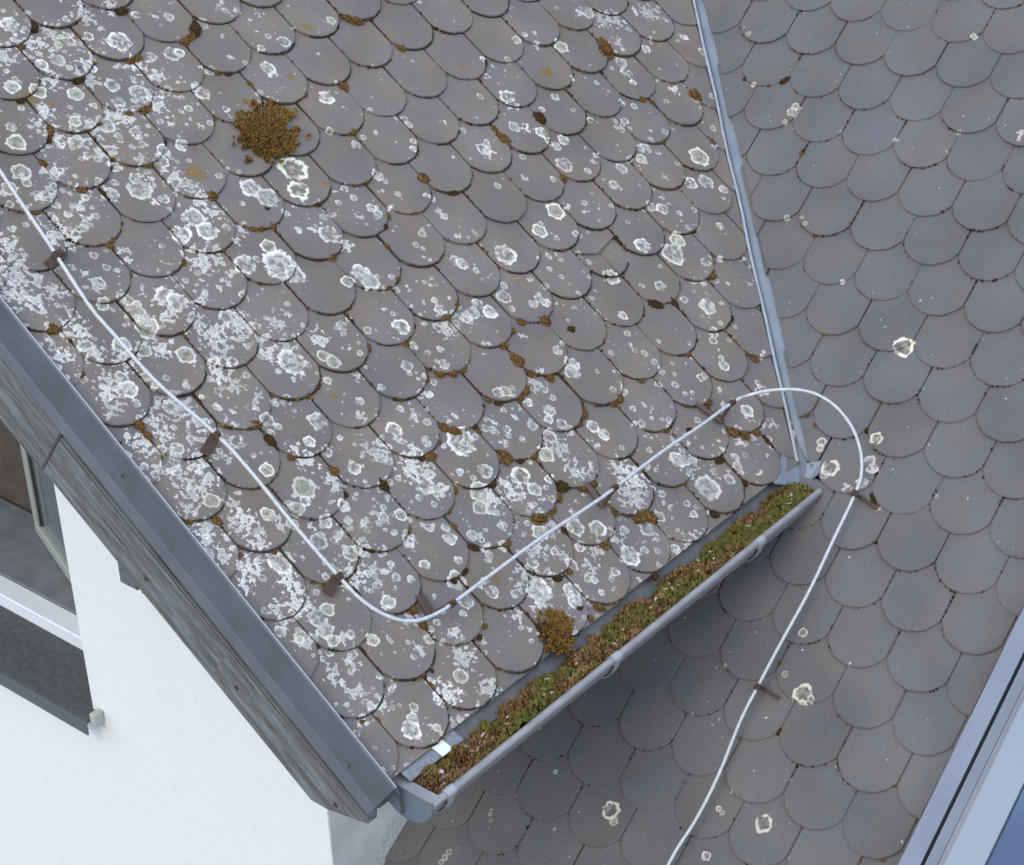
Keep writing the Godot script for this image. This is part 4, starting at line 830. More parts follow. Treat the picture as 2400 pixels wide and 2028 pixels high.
func build_verge(wood: Material) -> void:
	var grey := grained(lin(0.165, 0.175, 0.195), 0.42, 0.3, 51, 0.012, 0.86, 2.0)
	var x := -5.56
	var v0 := -7.0; var v1 := 11.0
	# folded sheet: upstand above the tiles, tall face, outward drip lip
	var prof := [Vector2(x + 0.04, 0.11), Vector2(x + 0.01, 0.12), Vector2(x, 0.1), Vector2(x, -0.5), Vector2(x - 0.012, -0.53), Vector2(x - 0.055, -0.66), Vector2(x - 0.05, -0.69)]
	var mb := MB.new()
	for i in prof.size() - 1:
		var a: Vector2 = prof[i]; var b: Vector2 = prof[i + 1]
		var dd := (b - a).normalized()
		var nn := Vector2(dd.y, -dd.x) * 0.02   # thickness to the inside
		if nn.x < 0: nn = -nn
		if i < 1: nn = Vector2(0, -0.02)
		var at := func(p: Vector2, v: float) -> Vector3: return dp(p.x, v, p.y)
		var out := Vector3(-nn.x, 0, 0) + d_n() * (-nn.y)
		mb.quad(w3(at.call(a, v0)), w3(at.call(b, v0)), w3(at.call(b, v1)), w3(at.call(a, v1)), out)
		mb.quad(w3(at.call(a + nn, v0)), w3(at.call(b + nn, v0)), w3(at.call(b + nn, v1)), w3(at.call(a + nn, v1)), -out)
		mb.quad(w3(at.call(a, v1)), w3(at.call(b, v1)), w3(at.call(b + nn, v1)), w3(at.call(a + nn, v1)), d_v())
	var verge := part("verge_flashing", mb, grey, house)
	mb = MB.new()
	tube(mb, [dp(x + 0.035, v0, 0.115), dp(x + 0.035, 2.0, 0.115), dp(x + 0.035, v1, 0.115)], 0.012, 8)
	obj("edge_highlight", mb, mat(lin(0.36, 0.36, 0.38), 0.45, 0.3), verge)  # sky highlight on the upstand, drawn as a thin lighter tube
	for sv in [[5.53, -0.23], [10.35, -0.36], [0.7, -0.25]]:
		mb = MB.new()
		var c := dp(x - 0.001, sv[0], sv[1])
		tube(mb, [c, c + Vector3(-0.03, 0, 0), c + Vector3(-0.045, 0, 0)], 0.04, 8)
		obj("screw", mb, mat(lin(0.3, 0.31, 0.33), 0.35, 0.8), verge)
	# timber: thick upper board, and below its butt joint a board under a fillet
	var bx := -5.5
	mb = MB.new()
	box8(mb, dp(bx, -7.0, -1.9), Vector3(0.2, 0, 0), d_n() * 1.22, d_v() * 11.42, 0.025)
	part("barge_board", mb, wood, house)
	mb = MB.new()
	prism(mb, [dp(bx + 0.015, 4.44, -1.04), dp(bx + 0.015, 4.44, -1.86), dp(bx + 0.015, 10.32, -1.76), dp(bx + 0.015, 10.55, -1.6), dp(bx + 0.015, 11.08, -1.02)], Vector3(0.18, 0, 0))
	part("barge_board", mb, wood, house)
	mb = MB.new()
	box8(mb, dp(bx + 0.03, 4.43, -1.035), Vector3(0.05, 0, 0), d_n() * 0.045, d_v() * 6.6, 0.008)
	part("board_edge_strip", mb, wood, house)
	mb = MB.new()
	prism(mb, [dp(bx + 0.08, 4.44, -0.72), dp(bx + 0.08, 4.44, -1.035), dp(bx + 0.08, 11.06, -1.015), dp(bx + 0.08, 10.9, -0.72)], Vector3(0.12, 0, 0))
	part("fillet_board", mb, wood, house)
	for kn in [[6.6, -1.52], [8.55, -1.45], [10.6, -1.35], [3.1, -1.5]]:
		mb = MB.new()
		var c := dp(bx + 0.012, kn[0], kn[1])
		tube(mb, [c, c + Vector3(-0.006, 0, 0)], 0.035, 8)
		part("nail_head", mb, mat(lin(0.05, 0.03, 0.025), 0.8), house)
	# purlin ends that carry the verge
	var grey_wood := grained(lin(0.16, 0.185, 0.195), 0.8, 0.0, 55, 0.04, 0.7, 4.0, 1.0)
	mb = MB.new()
	box8(mb, Vector3(-5.28, -5.72, 3.48), Vector3(1.7, 0, 0), Vector3(0, 1.2, 0), Vector3(0, 0, 0.38), 0.03)
	box8(mb, Vector3(-5.25, -5.76, 3.885), Vector3(1.7, 0, 0), Vector3(0, 1.0, 0), Vector3(0, 0, 0.4), 0.03)
	part("purlin", mb, grey_wood, house)
	# soffit boarding on the gable overhang
	mb = MB.new()
	prism(mb, [dp(-5.3, -7.0, -0.4), dp(-5.3, 10.9, -0.4), dp(-5.3, 10.8, -0.5), dp(-5.3, -7.0, -0.5)], Vector3(1.7, 0, 0))
	part("soffit", mb, grey_wood, house)

func build_gutter(wood: Material) -> void:
	var zinc := grained(lin(0.36, 0.33, 0.325), 0.42, 0.4, 61, 0.015, 0.82, 2.5)
	var cap_m := grained(lin(0.2, 0.235, 0.285), 0.45, 0.35, 63, 0.012, 0.88, 2.0)
	var x0 := -5.3; var x1 := 3.95
	var cy := -6.74; var cz := 8.84; var r := 0.43
	var mb := MB.new()
	var seg := 18
	for side in [0, 1]:
		var rr := r if side == 0 else r - 0.02
		for i in seg:
			var a := PI * i / seg; var b := PI * (i + 1) / seg
			var pa := Vector3(0, cy - sin(a) * rr, cz + cos(a) * rr); var pb := Vector3(0, cy - sin(b) * rr, cz + cos(b) * rr)
			var na := Vector3(0, -sin(a), cos(a)); var nb := Vector3(0, -sin(b), cos(b))
			if side == 1: na = -na; nb = -nb
			var xs := [x0, x1]
			var q := [pa + Vector3(x0, 0, 0), pb + Vector3(x0, 0, 0), pb + Vector3(x1 - (cy - pb.y) * 1.0, 0, 0), pa + Vector3(x1 - (cy - pa.y) * 1.0, 0, 0)]
			mb.tri_s(w3(q[0]), w3(q[1]), w3(q[2]), na, nb, nb); mb.tri_s(w3(q[0]), w3(q[2]), w3(q[3]), na, nb, na)
	var gutter := part("gutter", mb, zinc, house)
	mb = MB.new()
	tube(mb, [Vector3(x0 - 0.02, cy, cz + r), Vector3(-2, cy, cz + r), Vector3(1, cy, cz + r - 0.005), Vector3(x1, cy + 0.01, cz + r - 0.02)], 0.062, 14)
	obj("rim_bead", mb, zinc, gutter)
	# end cap: half-round plate with a folded top rim
	mb = MB.new()
	var poly := []
	for i in 15:
		var a := PI * i / 14
		poly.append(Vector3(x0 - 0.03, cy + 0.04 - sin(a) * (r + 0.05), cz + cos(a) * (r + 0.03)))
	prism(mb, poly, Vector3(0.04, 0, 0))
	obj("end_cap", mb, cap_m, gutter)
	mb = MB.new()
	box8(mb, Vector3(x0 - 0.035, cy + 0.04, cz - r - 0.06), Vector3(0.17, 0, 0), Vector3(0, 0.03, 0), Vector3(0, 0, 2.0 * r + 0.08), 0.008)
	obj("end_cap_rim", mb, zinc, gutter)
	for bxp in [-4.98, -1.44, 2.2]:
		mb = MB.new()
		tube(mb, [Vector3(bxp - 0.09, cy, cz + r), Vector3(bxp + 0.08, cy, cz + r)], 0.076, 14)
		box8(mb, Vector3(bxp - 0.07, cy - 0.02, cz + r - 0.2), Vector3(0.14, 0, 0), Vector3(0, 0.025, 0), Vector3(0, 0, 0.14), 0.006)
		var pts := []
		for i in 9:
			var a := PI * 0.5 * i / 8
			pts.append(Vector3(bxp, cy - sin(a) * (r + 0.03), cz + cos(a) * (r + 0.03)))
		for i in 8:
			prism(mb, [pts[i] + Vector3(-0.06, 0, 0), pts[i + 1] + Vector3(-0.06, 0, 0), pts[i + 1] + Vector3(0.06, 0, 0), pts[i] + Vector3(0.06, 0, 0)], Vector3(0, -0.012, 0.012))
		obj("bracket", mb, mat(lin(0.38, 0.38, 0.4), 0.45, 0.4), gutter)
	# drip sheet between the last tiles and the gutter
	var drip_m := grained(lin(0.15, 0.14, 0.138), 0.6, 0.1, 65, 0.02, 0.75, 3.0)
	mb = MB.new()
	prism(mb, [dp(-5.4, 10.2, -0.15), dp(-5.4, 11.08, -0.15), dp(-5.4, 11.08, -0.165), dp(-5.4, 10.2, -0.165)], Vector3(9.6, 0, 0))
	var lip := dp(-5.4, 11.08, -0.165)
	prism(mb, [lip + Vector3(0, 0.012, -0.02), lip + Vector3(0, 0.0, 0.005), lip + Vector3(0, -0.3, 0.03), lip + Vector3(0, -0.3, 0.01)], Vector3(9.6, 0, 0))
	var drip := part("drip_edge", mb, drip_m, house)
	# strap at the verge end, with a bright clip
	mb = MB.new()
	box8(mb, Vector3(-5.2, -6.6, 8.62), Vector3(1.05, 0, 0), Vector3(0, 0.03, -0.02), Vector3(0, -0.06, 0.2), 0.008)
	obj("strap", mb, grained(lin(0.33, 0.33, 0.34), 0.5, 0.4, 67, 0.05, 0.7, 5.0), drip)
	mb = MB.new()
	box8(mb, Vector3(-4.6, -6.57, 8.6), Vector3(0.2, 0, 0), Vector3(0, 0.035, -0.02), Vector3(0, -0.07, 0.24), 0.008)
	obj("strap_clip", mb, mat(lin(0.78, 0.79, 0.82), 0.5, 0.1), drip)
	# fascia behind the gutter and eave soffit
	mb = MB.new()
	prism(mb, [Vector3(-5.3, -6.62, 8.3), Vector3(-5.3, -7.3, 8.3), Vector3(-5.3, -7.3, 8.18), Vector3(-5.3, -6.5, 8.18)], Vector3(8.5, 0, 0))
	part("fascia_board", mb, wood, house)
	mb = MB.new()
	prism(mb, [Vector3(-3.6, -7.0, 8.2), Vector3(-3.6, -7.15, 8.2), Vector3(-3.6, -5.2, 5.4), Vector3(-3.6, -5.0, 5.4)], Vector3(8.0, 0, 0))
	part("eave_soffit", mb, mat(lin(0.22, 0.22, 0.21), 0.9), house)

func build_skylight() -> void:
	var alu := grained(lin(0.27, 0.29, 0.34), 0.4, 0.35, 81, 0.01, 0.9, 1.5)
	var alu2 := grained(lin(0.23, 0.24, 0.28), 0.4, 0.35, 82, 0.01, 0.9, 1.5)
	var light := mat(lin(0.27, 0.305, 0.355), 0.4, 0.1)
	var tray_metal := grained(lin(0.2, 0.195, 0.2), 0.6, 0.2, 85, 0.02, 0.85, 2.0)
	var v0 := 6.6; var v1 := 19.0
	var z1 := 13.0
	# tray under the frame
	var mb := MB.new()
	box8(mb, mp(7.54, v0 - 0.2, -0.35), Vector3(0, 0, z1 - 7.54 + 1.2), m_v() * (v1 - v0 + 0.3), m_n() * 0.2, 0.01)
	var sky := part("skylight", mb, tray_metal, house)
	var strip := func(called: String, a: float, b: float, na: float, nb: float, m: Material) -> void:
		var q := MB.new()
		prism(q, [mp(a, v0, -0.15), mp(a, v0, na), mp(b, v0, nb), mp(b, v0, -0.15)], m_v() * (v1 - v0))
		obj(called, q, m, sky)
	strip.call("flashing_strip", 7.64, 7.93, 0.27, 0.29, alu)
	strip.call("cover_strip", 8.0, 8.16, 0.33, 0.335, alu2)
	strip.call("cover_strip", 8.165, 8.25, 0.325, 0.315, alu2)
	strip.call("sash_strip", 8.27, 8.76, 0.4, 0.37, light)
	mb = MB.new()
	box8(mb, mp(8.77, v0 + 0.8, 0.2), Vector3(0, 0, z1 - 8.77), m_v() * (v1 - v0 - 1.6), m_n() * 0.12, 0.01)
	var glass := mat(lin(0.07, 0.11, 0.2), 0.04, 0.0)  # blue sky reflection is put into the pane colour
	glass.metallic_specular = 0.9
	obj("pane", mb, glass, sky)
	mb = MB.new()
	box8(mb, mp(8.27, v0, -0.1), Vector3(0, 0, z1 - 8.27), m_v() * 0.75, m_n() * 0.46, 0.02)
	obj("top_rail", mb, light, sky)
	mb = MB.new()
	box8(mb, mp(z1 + 0.01, v0, -0.1), Vector3(0, 0, 1.0), m_v() * (v1 - v0), m_n() * 0.45, 0.02)
	obj("sash_strip", mb, light, sky)

# ------------------------------------------------------------------ roofs
var roof_d: MeshInstance3D
var roof_m: MeshInstance3D

func valley_point(y: float, off: float) -> Vector3:      # point on both roofs lowered by off
	# x from the main roof, z from the dormer roof at height y
	var nd := d_n(); var nm := m_n()
	var z := (-off - nd.y * y) / nd.z
	var x := (nm.dot(M0) - off - nm.y * y) / nm.x
	return Vector3(x, y, z)

func build_roofs() -> void:
	var underlay := mat(lin(0.13, 0.1, 0.075), 0.95)
	# valley line in both roofs' own coordinates
	var va := valley_point(0.0, 0.0); var vb := valley_point(-6.5, 0.0)
	var d_a := Vector2(va.x, va.dot(d_v())); var d_b := Vector2(vb.x, vb.dot(d_v()))
	var m_a := Vector2(va.z - M0.z, (va - M0).dot(m_v())); var m_b := Vector2(vb.z - M0.z, (vb - M0).dot(m_v()))
	var dn2 := Vector2(-(d_b - d_a).y, (d_b - d_a).x).normalized()
	if dn2.x < 0: dn2 = -dn2
	var mn2 := Vector2(-(m_b - m_a).y, (m_b - m_a).x).normalized()
	if mn2.x > 0: mn2 = -mn2
	# decks
	var mb := MB.new()
	prism(mb, [dp(-5.45, -7.2, -0.3), dp(13.5, -7.2, -0.3), dp(4.5, 10.6, -0.3), dp(-5.45, 10.6, -0.3)], d_n() * -0.09)
	roof_d = part("dormer_roof", mb, underlay, house)
	mb = MB.new()
	prism(mb, [mp(-0.2, -8.0, -0.3), mp(15.0, -8.0, -0.3), mp(15.0, 19.4, -0.3), mp(-0.2, 19.4, -0.3)], m_n() * -0.12)
	roof_m = part("main_roof", mb, underlay, house)
	# tiles
	var ur := [-6.0, -3.5, 18.5, 15.0]
	var mat_d := roof_material(ur[0], ur[1], ur[2], ur[3], 1792, 1453, Color(0.47, 0.43, 0.405), LICHEN_D, 34000, true, 101)
	var d_cuts := [[Vector2(-1, 0), 5.47], [dn2, dn2.dot(d_a) - 0.05, 0.012]]
	var nd_ := lay_tiles(roof_d, mat_d, true, [-8, 13], -7.0, 15.0, ROW_D, d_cuts, ur, [0.93, 1.06])
	nd_ += lay_tiles(roof_d, mat_d, true, [14, 14], -7.0, 4.2, ROW_D, [[Vector2(-1, 0), 5.47], [Vector2(0, 1), 10.86, 0.02]], ur, [0.95, 1.06])
	THICK = 0.034
	var mr := [-4.0, -3.0, 13.0, 20.0]
	var mat_m := roof_material(mr[0], mr[1], mr[2], mr[3], 1040, 1600, Color(0.415, 0.402, 0.398), LICHEN_M, 500, false, 202)
	# left of the valley foot the cheek wall bounds the roof; right of z = 7.54 the skylight
	var nm_ := 0
	var vcut := [mn2, mn2.dot(m_a) - 0.15, 0.035]
	nm_ += lay_tiles(roof_m, mat_m, false, [-9, 7], -9.0, 15.0, ROW_M, [vcut], mr, [0.95, 1.04])
	nm_ += lay_tiles(roof_m, mat_m, false, [8, 10], -1.0, 7.6, ROW_M, [vcut, [Vector2(1, 0), 7.535]], mr, [0.95, 1.04])
	nm_ += lay_tiles(roof_m, mat_m, false, [11, 12], -1.0, 3.0, ROW_M, [[Vector2(-1, 0), 0.06], [Vector2(0, -1), -8.2]], mr, [0.95, 1.04])
	nm_ += lay_tiles(roof_m, mat_m, false, [11, 12], 4.0, 7.6, ROW_M, [[Vector2(1, 0), 7.535]], mr, [0.95, 1.04])
	nm_ += lay_tiles(roof_m, mat_m, false, [13, 23], -1.0, 7.6, ROW_M, [[Vector2(-1, 0), 0.06], [Vector2(1, 0), 7.535]], mr, [0.92, 1.05])
	print("tiles ", nd_, " ", nm_)
	# valley sheet: one leg on each roof, flared apron at its foot
	var zinc := grained(lin(0.31, 0.335, 0.375), 0.42, 0.4, 91, 0.015, 0.86, 2.5)
	mb = MB.new()
	var yt := 2.0; var yb := -6.62
	var p0 := valley_point(yt, 0.13); var p1 := valley_point(yb, 0.13)
	var along := (p1 - p0).normalized()
	var ld := -(d_n().cross(along)).normalized()
	if ld.x > 0: ld = -ld
	var lm := (m_n().cross(along)).normalized()
	if lm.z < 0: lm = -lm
	var nseg := 60
	for i in nseg:
		var t0 := float(i) / nseg; var t1 := float(i + 1) / nseg
		var q0 := p0.lerp(p1, t0); var q1 := p0.lerp(p1, t1)
		var wob0 := 0.003 * sin(t0 * 61.0) + 0.002 * sin(t0 * 23.0); var wob1 := 0.003 * sin(t1 * 61.0) + 0.002 * sin(t1 * 23.0)
		mb.quad(w3(q0), w3(q1), w3(q1 + ld * 0.5 + d_n() * wob1), w3(q0 + ld * 0.5 + d_n() * wob0), d_n())
		mb.quad(w3(q0), w3(q1), w3(q1 + lm * 0.6 + m_n() * wob1), w3(q0 + lm * 0.6 + m_n() * wob0), m_n())
	var valley := part("valley_flashing", mb, zinc, house)
	mb = MB.new()
	var fold := []
	for i in 41:
		var t := i / 40.0
		fold.append(p0.lerp(p1, t) + ld * 0.055 + d_n() * (0.105 + 0.008 * sin(t * 37.0)) + ld * 0.01 * sin(t * 51.0))
	for i in 40:
		var dn_ := d_n()
		mb.quad(w3(fold[i] - ld * 0.012), w3(fold[i + 1] - ld * 0.012), w3(fold[i + 1] + ld * 0.045), w3(fold[i] + ld * 0.045), dn_)
		mb.quad(w3(fold[i] - ld * 0.012), w3(fold[i + 1] - ld * 0.012), w3(fold[i + 1] - ld * 0.02 - dn_ * 0.1), w3(fold[i] - ld * 0.02 - dn_ * 0.1), -ld)
	obj("lit_fold", mb, grained(lin(0.56, 0.56, 0.58), 0.5, 0.2, 93, 0.03, 0.8, 4.0), valley)  # paler zinc: the brighter light on the dormer leg is in its colour
	mb = MB.new()
	var foot := valley_point(-6.78, 0.085)
	for q in [[valley_point(-6.1, 0.085), dp(4.05, 10.6, -0.03), dp(3.45, 10.88, 0.0), dp(3.9, 11.1, -0.05)], [valley_point(-6.3, 0.085), mp(3.34, 7.98, -0.02), mp(3.56, 7.87, 0.0), mp(3.63, 8.06, 0.0)]]:
		var poly: Array = [foot] + q
		for i in range(1, poly.size() - 1):
			mb.tri(w3(poly[0]), w3(poly[i]), w3(poly[i + 1]), Vector3(0, 1, 0.3))
			mb.tri(w3(poly[0] - Vector3(0, 0.015, 0)), w3(poly[i] - Vector3(0, 0.015, 0)), w3(poly[i + 1] - Vector3(0, 0.015, 0)), Vector3(0, -1, -0.3))
	obj("apron", mb, zinc, valley)

# ------------------------------------------------------------------ lightning cable
func build_cable() -> void:
	var curve := Curve3D.new()
	var raw := []
	for p in CABLE: raw.append(Vector3(p[0], p[1], p[2]))
	for i in raw.size():
		var tan_: Vector3 = (raw[min(i + 1, raw.size() - 1)] - raw[max(i - 1, 0)]) * 0.18
		curve.add_point(raw[i], -tan_, tan_)
	curve.bake_interval = 0.03
	var pts := Array(curve.get_baked_points())
	var t := thing("lightning_cable", "twisted bare metal lightning cable looping across both tiled roofs", "cable", w3(raw[0]))
	var mb := MB.new()
	tube(mb, pts, 0.029, 9, 3, 9.0)
	part("wire", mb, grained(lin(0.72, 0.72, 0.72), 0.5, 0.25, 95, 0.05, 0.8, 6.0), t)
	var rust := grained(lin(0.13, 0.075, 0.052), 0.8, 0.1, 97, 0.05, 0.6, 8.0, 1.5)
	var copper := grained(lin(0.19, 0.13, 0.105), 0.6, 0.25, 98, 0.05, 0.6, 8.0)
	for h in HOLDERS:
		var is_m: bool = h[6] == 1
		var nn := m_n() if is_m else d_n()
		var a: Vector3 = mp(h[0], h[1], 0.02) if is_m else dp(h[0], h[1], 0.02)
		var b: Vector3 = mp(h[2], h[3], 0.045) if is_m else dp(h[2], h[3], 0.045)
		var c: Vector3 = mp(h[4], h[5], 0.26) if is_m else dp(h[4], h[5], 0.26)
		c = curve.get_closest_point(c)
		if is_m: a = a.lerp(b, 0.4)
		var along := (b - a).normalized()
		var side := along.cross(nn).normalized()
		mb = MB.new()
		var hwid := 0.03 if is_m else (0.045 if h[0] > -2.5 else 0.075)
		box8(mb, a - side * hwid - nn * 0.03, along * ((b - a).length()), side * hwid * 2.0, nn * 0.03, 0.005)
		var hold := part("cable_holder", mb, copper if h[0] > -2.5 and not is_m else rust, t)
		mb = MB.new()
		var foot := b - along * 0.04
		tube(mb, [foot - nn * 0.02, foot.lerp(c, 0.6) , c - nn * 0.02], 0.028, 8)
		obj("stem", mb, rust, hold)
		mb = MB.new()
		var ct := (curve.sample_baked(curve.get_closest_offset(c) + 0.05) - curve.sample_baked(curve.get_closest_offset(c) - 0.05)).normalized()
		tube(mb, [c - ct * 0.05, c + ct * 0.05], 0.05, 10)
		box8(mb, c - ct * 0.035 + nn * 0.04 - ct.cross(nn) * 0.02, ct * 0.07, ct.cross(nn) * 0.04, nn * 0.05, 0.006)
		obj("clamp", mb, rust, hold)

# ------------------------------------------------------------------ moss and litter
func build_moss() -> void:
	moss_material = mat(Color(1, 1, 1), 0.95)
	moss_material.vertex_color_use_as_albedo = true
	moss_material.metallic_specular = 0.1
	var browns := [Color(0.15, 0.08, 0.03), Color(0.1, 0.056, 0.024), Color(0.21, 0.115, 0.042), Color(0.13, 0.09, 0.032), Color(0.08, 0.046, 0.023)]
	var darks := [Color(0.05, 0.028, 0.016), Color(0.07, 0.038, 0.02), Color(0.055, 0.035, 0.018)]
	for i in 6: cushion_meshes.append(cushion_mesh(300 + i, browns))
	for i in 3: dark_meshes.append(cushion_mesh(340 + i, darks))
	var bd := Basis(Vector3.RIGHT, d_n(), d_v()); var bm := Basis(Vector3(0, 0, 1), m_n(), m_v())
	var wire := []
	for p in CABLE: wire.append(Vector3(p[0], p[1], p[2]))
	for s in MOSS_D:
		var at := dp(s[0], s[1] + 0.01, -0.05)
		var dark := rng.randf() < 0.3
		var size_word := "plump" if s[2] > 0.11 else ("small" if s[2] > 0.07 else "tiny")
		var tone_word := "blackish brown" if dark else "golden brown"
		var near := 99.0
		for i in wire.size() - 1: near = minf(near, at.distance_to(Geometry3D.get_closest_point_to_segment(at, wire[i], wire[i + 1])))
		var place := "in an open joint of the dormer tiles"
		if near < 0.6: place = "beside the lightning cable on the dormer roof"
		elif s[0] < -4.4: place = "on the dormer roof close to the grey verge flashing"
		elif s[1] > 9.3: place = "on the last dormer tiles above the gutter"
		elif (at - M0).dot(m_n()) < 1.4: place = "on the dormer roof close to the valley flashing"
		elif Vector2(s[0] - 0.11, s[1] - 1.98).length() < 1.9: place = "on the dormer roof near the big moss mat"
		elif Vector2(s[0] - 4.0, s[1] - 6.4).length() < 1.6: place = "near the broken tile on the dormer roof"
		place_moss("moss_cushion", bd, at, s[2] * 0.86, s[3], rng.randf_range(1.0, 1.5), "%s %s moss cushion %s" % [size_word, tone_word, place], "moss cushions on the dormer roof", dark)
	for s in MOSS_M:
		var at := mp(s[0], s[1] + 0.01, -0.05)
		var dark := rng.randf() < 0.4
		var near := 99.0
		for i in wire.size() - 1: near = minf(near, at.distance_to(Geometry3D.get_closest_point_to_segment(at, wire[i], wire[i + 1])))
		var place := "in a joint of the plain grey roof"
		if near < 0.7: place = "beside the lightning cable on the plain grey roof"
		elif at.dot(d_n()) < 1.5 and s[1] < 8.0: place = "on the plain grey roof close to the valley flashing"
		elif s[0] > 6.0: place = "on the plain grey roof close to the skylight"
		place_moss("moss_cushion", bm, at, s[2] * 0.8, s[3], rng.randf_range(1.0, 1.5), "%s %s moss tuft %s" % ["small" if s[2] > 0.07 else "tiny", "blackish brown" if dark else "golden brown", place], "moss tufts on the plain grey roof", dark)
	# the big mat of moss and the clump hanging over the eave
	var nf := noise(77, 1.6, 3)
	for spec in [["moss_mat", 0.11, 1.98, 0.62, 0.52, 4200, "large ragged golden brown moss mat lying across two dormer tiles"], ["moss_clump", -1.83, 10.68, 0.3, 0.34, 1500, "ragged moss clump hanging over the last dormer tiles above the gutter"]]:
		var mb := MB.new()
		var made := 0
		var tries := 0
		while made < spec[5] and tries < 60000:
			tries += 1
			var x := rng.randf_range(-1.25, 1.25); var z := rng.randf_range(-1.25, 1.25)
			var q := sqrt(x * x + z * z)
			var edge := 0.8 + 0.7 * nf.get_noise_2d(x * 1.6 + spec[1] * 9.0, z * 1.6)
			if q > edge: continue
			made += 1
			var hh := 0.055 * (1.0 - smoothstep(0.3, 1.0, q / edge)) + 0.02 * nf.get_noise_2d(x * 7, z * 7) + 0.02
			var p := dp(spec[1] + x * spec[3] - z * 0.1, spec[2] + z * spec[4], hh - 0.03)
			var c: Color = [Color(0.24, 0.13, 0.04), Color(0.16, 0.08, 0.03), Color(0.3, 0.18, 0.055), Color(0.1, 0.055, 0.026), Color(0.22, 0.15, 0.045)][rng.randi() % 5]
			tuft(mb, w3(p), (d_n() + Vector3(x * 0.6, 0, z * 0.6)).normalized(), rng.randf_range(0.01, 0.024) * S, rng.randf_range(0.035, 0.085) * S, c, 4)
		var o := obj(spec[0], mb, moss_material, self)
		tag(o, spec[6], "moss")
	build_joint_moss(true, darks + browns)
	build_joint_moss(false, [Color(0.05, 0.042, 0.03), Color(0.035, 0.028, 0.02), Color(0.12, 0.11, 0.085), Color(0.06, 0.05, 0.03)])
	build_gutter_moss()

# thin crumbs of moss and dirt along the tile edges
func build_joint_moss(is_d: bool, cols: Array) -> void:
	var mb := MB.new()
	var row := ROW_D if is_d else ROW_M
	var nf := noise(61 if is_d else 62, 0.45, 2)
	var hw := 0.486
	var rad := (hw * hw + SAG * SAG) / (2.0 * SAG)
	var nn := d_n() if is_d else m_n()
	for k in range(-3, 14 if is_d else 22):
		var shift := 0.0
		if is_d and k >= -1: shift = D_ROW_SHIFT[k + 1]
		for iu in range(-7, 14):
			var tu := iu + 0.5 * posmod(k, 2)
			var tv := k * row + shift
			var ctr := dp(tu, tv) if is_d else mp(tu, tv)
			if not in_view(ctr, 0.1): continue
			if is_d:
				if tu < -5.3 or (mp(0, 0) - ctr).dot(m_n()) > -0.3: continue
			else:
				if tu > 7.3 or tu < 0.1 and tv > 8.0 or (ctr).dot(d_n()) < 0.3: 
					if not (tv > 8.0 and tu > 0.1 and tu < 7.3): continue
			var bead := []
			var cut_from := rng.randi_range(0, 3); var cut_to := 12 - rng.randi_range(0, 3)
			for i in range(cut_from, cut_to + 1):
				var bs := lerpf(-hw, hw, i / 12.0)
				var bv := tv - (rad - sqrt(rad * rad - bs * bs)) + 0.006 + rng.randf_range(-0.004, 0.006)
				bead.append(dp(tu + bs, bv, -0.04 + rng.randf_range(-0.006, 0.006)) if is_d else mp(tu + bs, bv, -0.057 + rng.randf_range(-0.006, 0.004)))
			mb.col = Color(0.05, 0.04, 0.034) * rng.randf_range(0.7, 1.4)
			if is_d: tube(mb, bead, 0.013, 5, 0, 0.0, false)
			var seam := []
			for i in 5:
				var sv := tv - SAG - (row - SAG) * i / 4.0
				seam.append(dp(tu + 0.5 + rng.randf_range(-0.004, 0.004), sv, -0.062 + rng.randf_range(-0.006, 0.006)) if is_d else mp(tu + 0.5, sv, -0.075))
			if is_d: tube(mb, seam, 0.014, 5, 0, 0.0, false)
			for i in 26:
				var s := rng.randf_range(-1.0, 1.0)
				var px := tu; var pv := tv
				if rng.randf() < 0.7:
					px += s * hw; pv += -(rad - sqrt(rad * rad - s * s * hw * hw)) + rng.randf_range(-0.004, 0.014)
				else:
					px += 0.5; pv += -SAG - rng.randf() * (row - SAG)
				var den := nf.get_noise_2d(px * 1.7, pv * 1.7) * 0.5 + 0.5 + rng.randf_range(-0.15, 0.15)
				if is_d: den += 0.12 * smoothstep(3.0, 9.0, pv) - 0.04
				if den < (0.5 if is_d else 0.6): continue
				var p := dp(px, pv, -0.06) if is_d else mp(px, pv, -0.05)
				var sz := rng.randf_range(0.012, 0.03) * (1.0 + maxf(0.0, den - 0.6) * 2.5) * (1.0 if is_d else 0.6)
				tuft(mb, w3(p), nn, sz * S, rng.randf_range(0.04, 0.075) * S, cols[rng.randi() % cols.size()], 4)
	var o := obj("joint_moss", mb, moss_material, self)
	tag(o, "thin dark moss crumbs along the tile joints of the dormer roof" if is_d else "thin dirt and moss crumbs along the joints of the plain grey roof", "moss")
	o.set_meta("kind", "stuff")

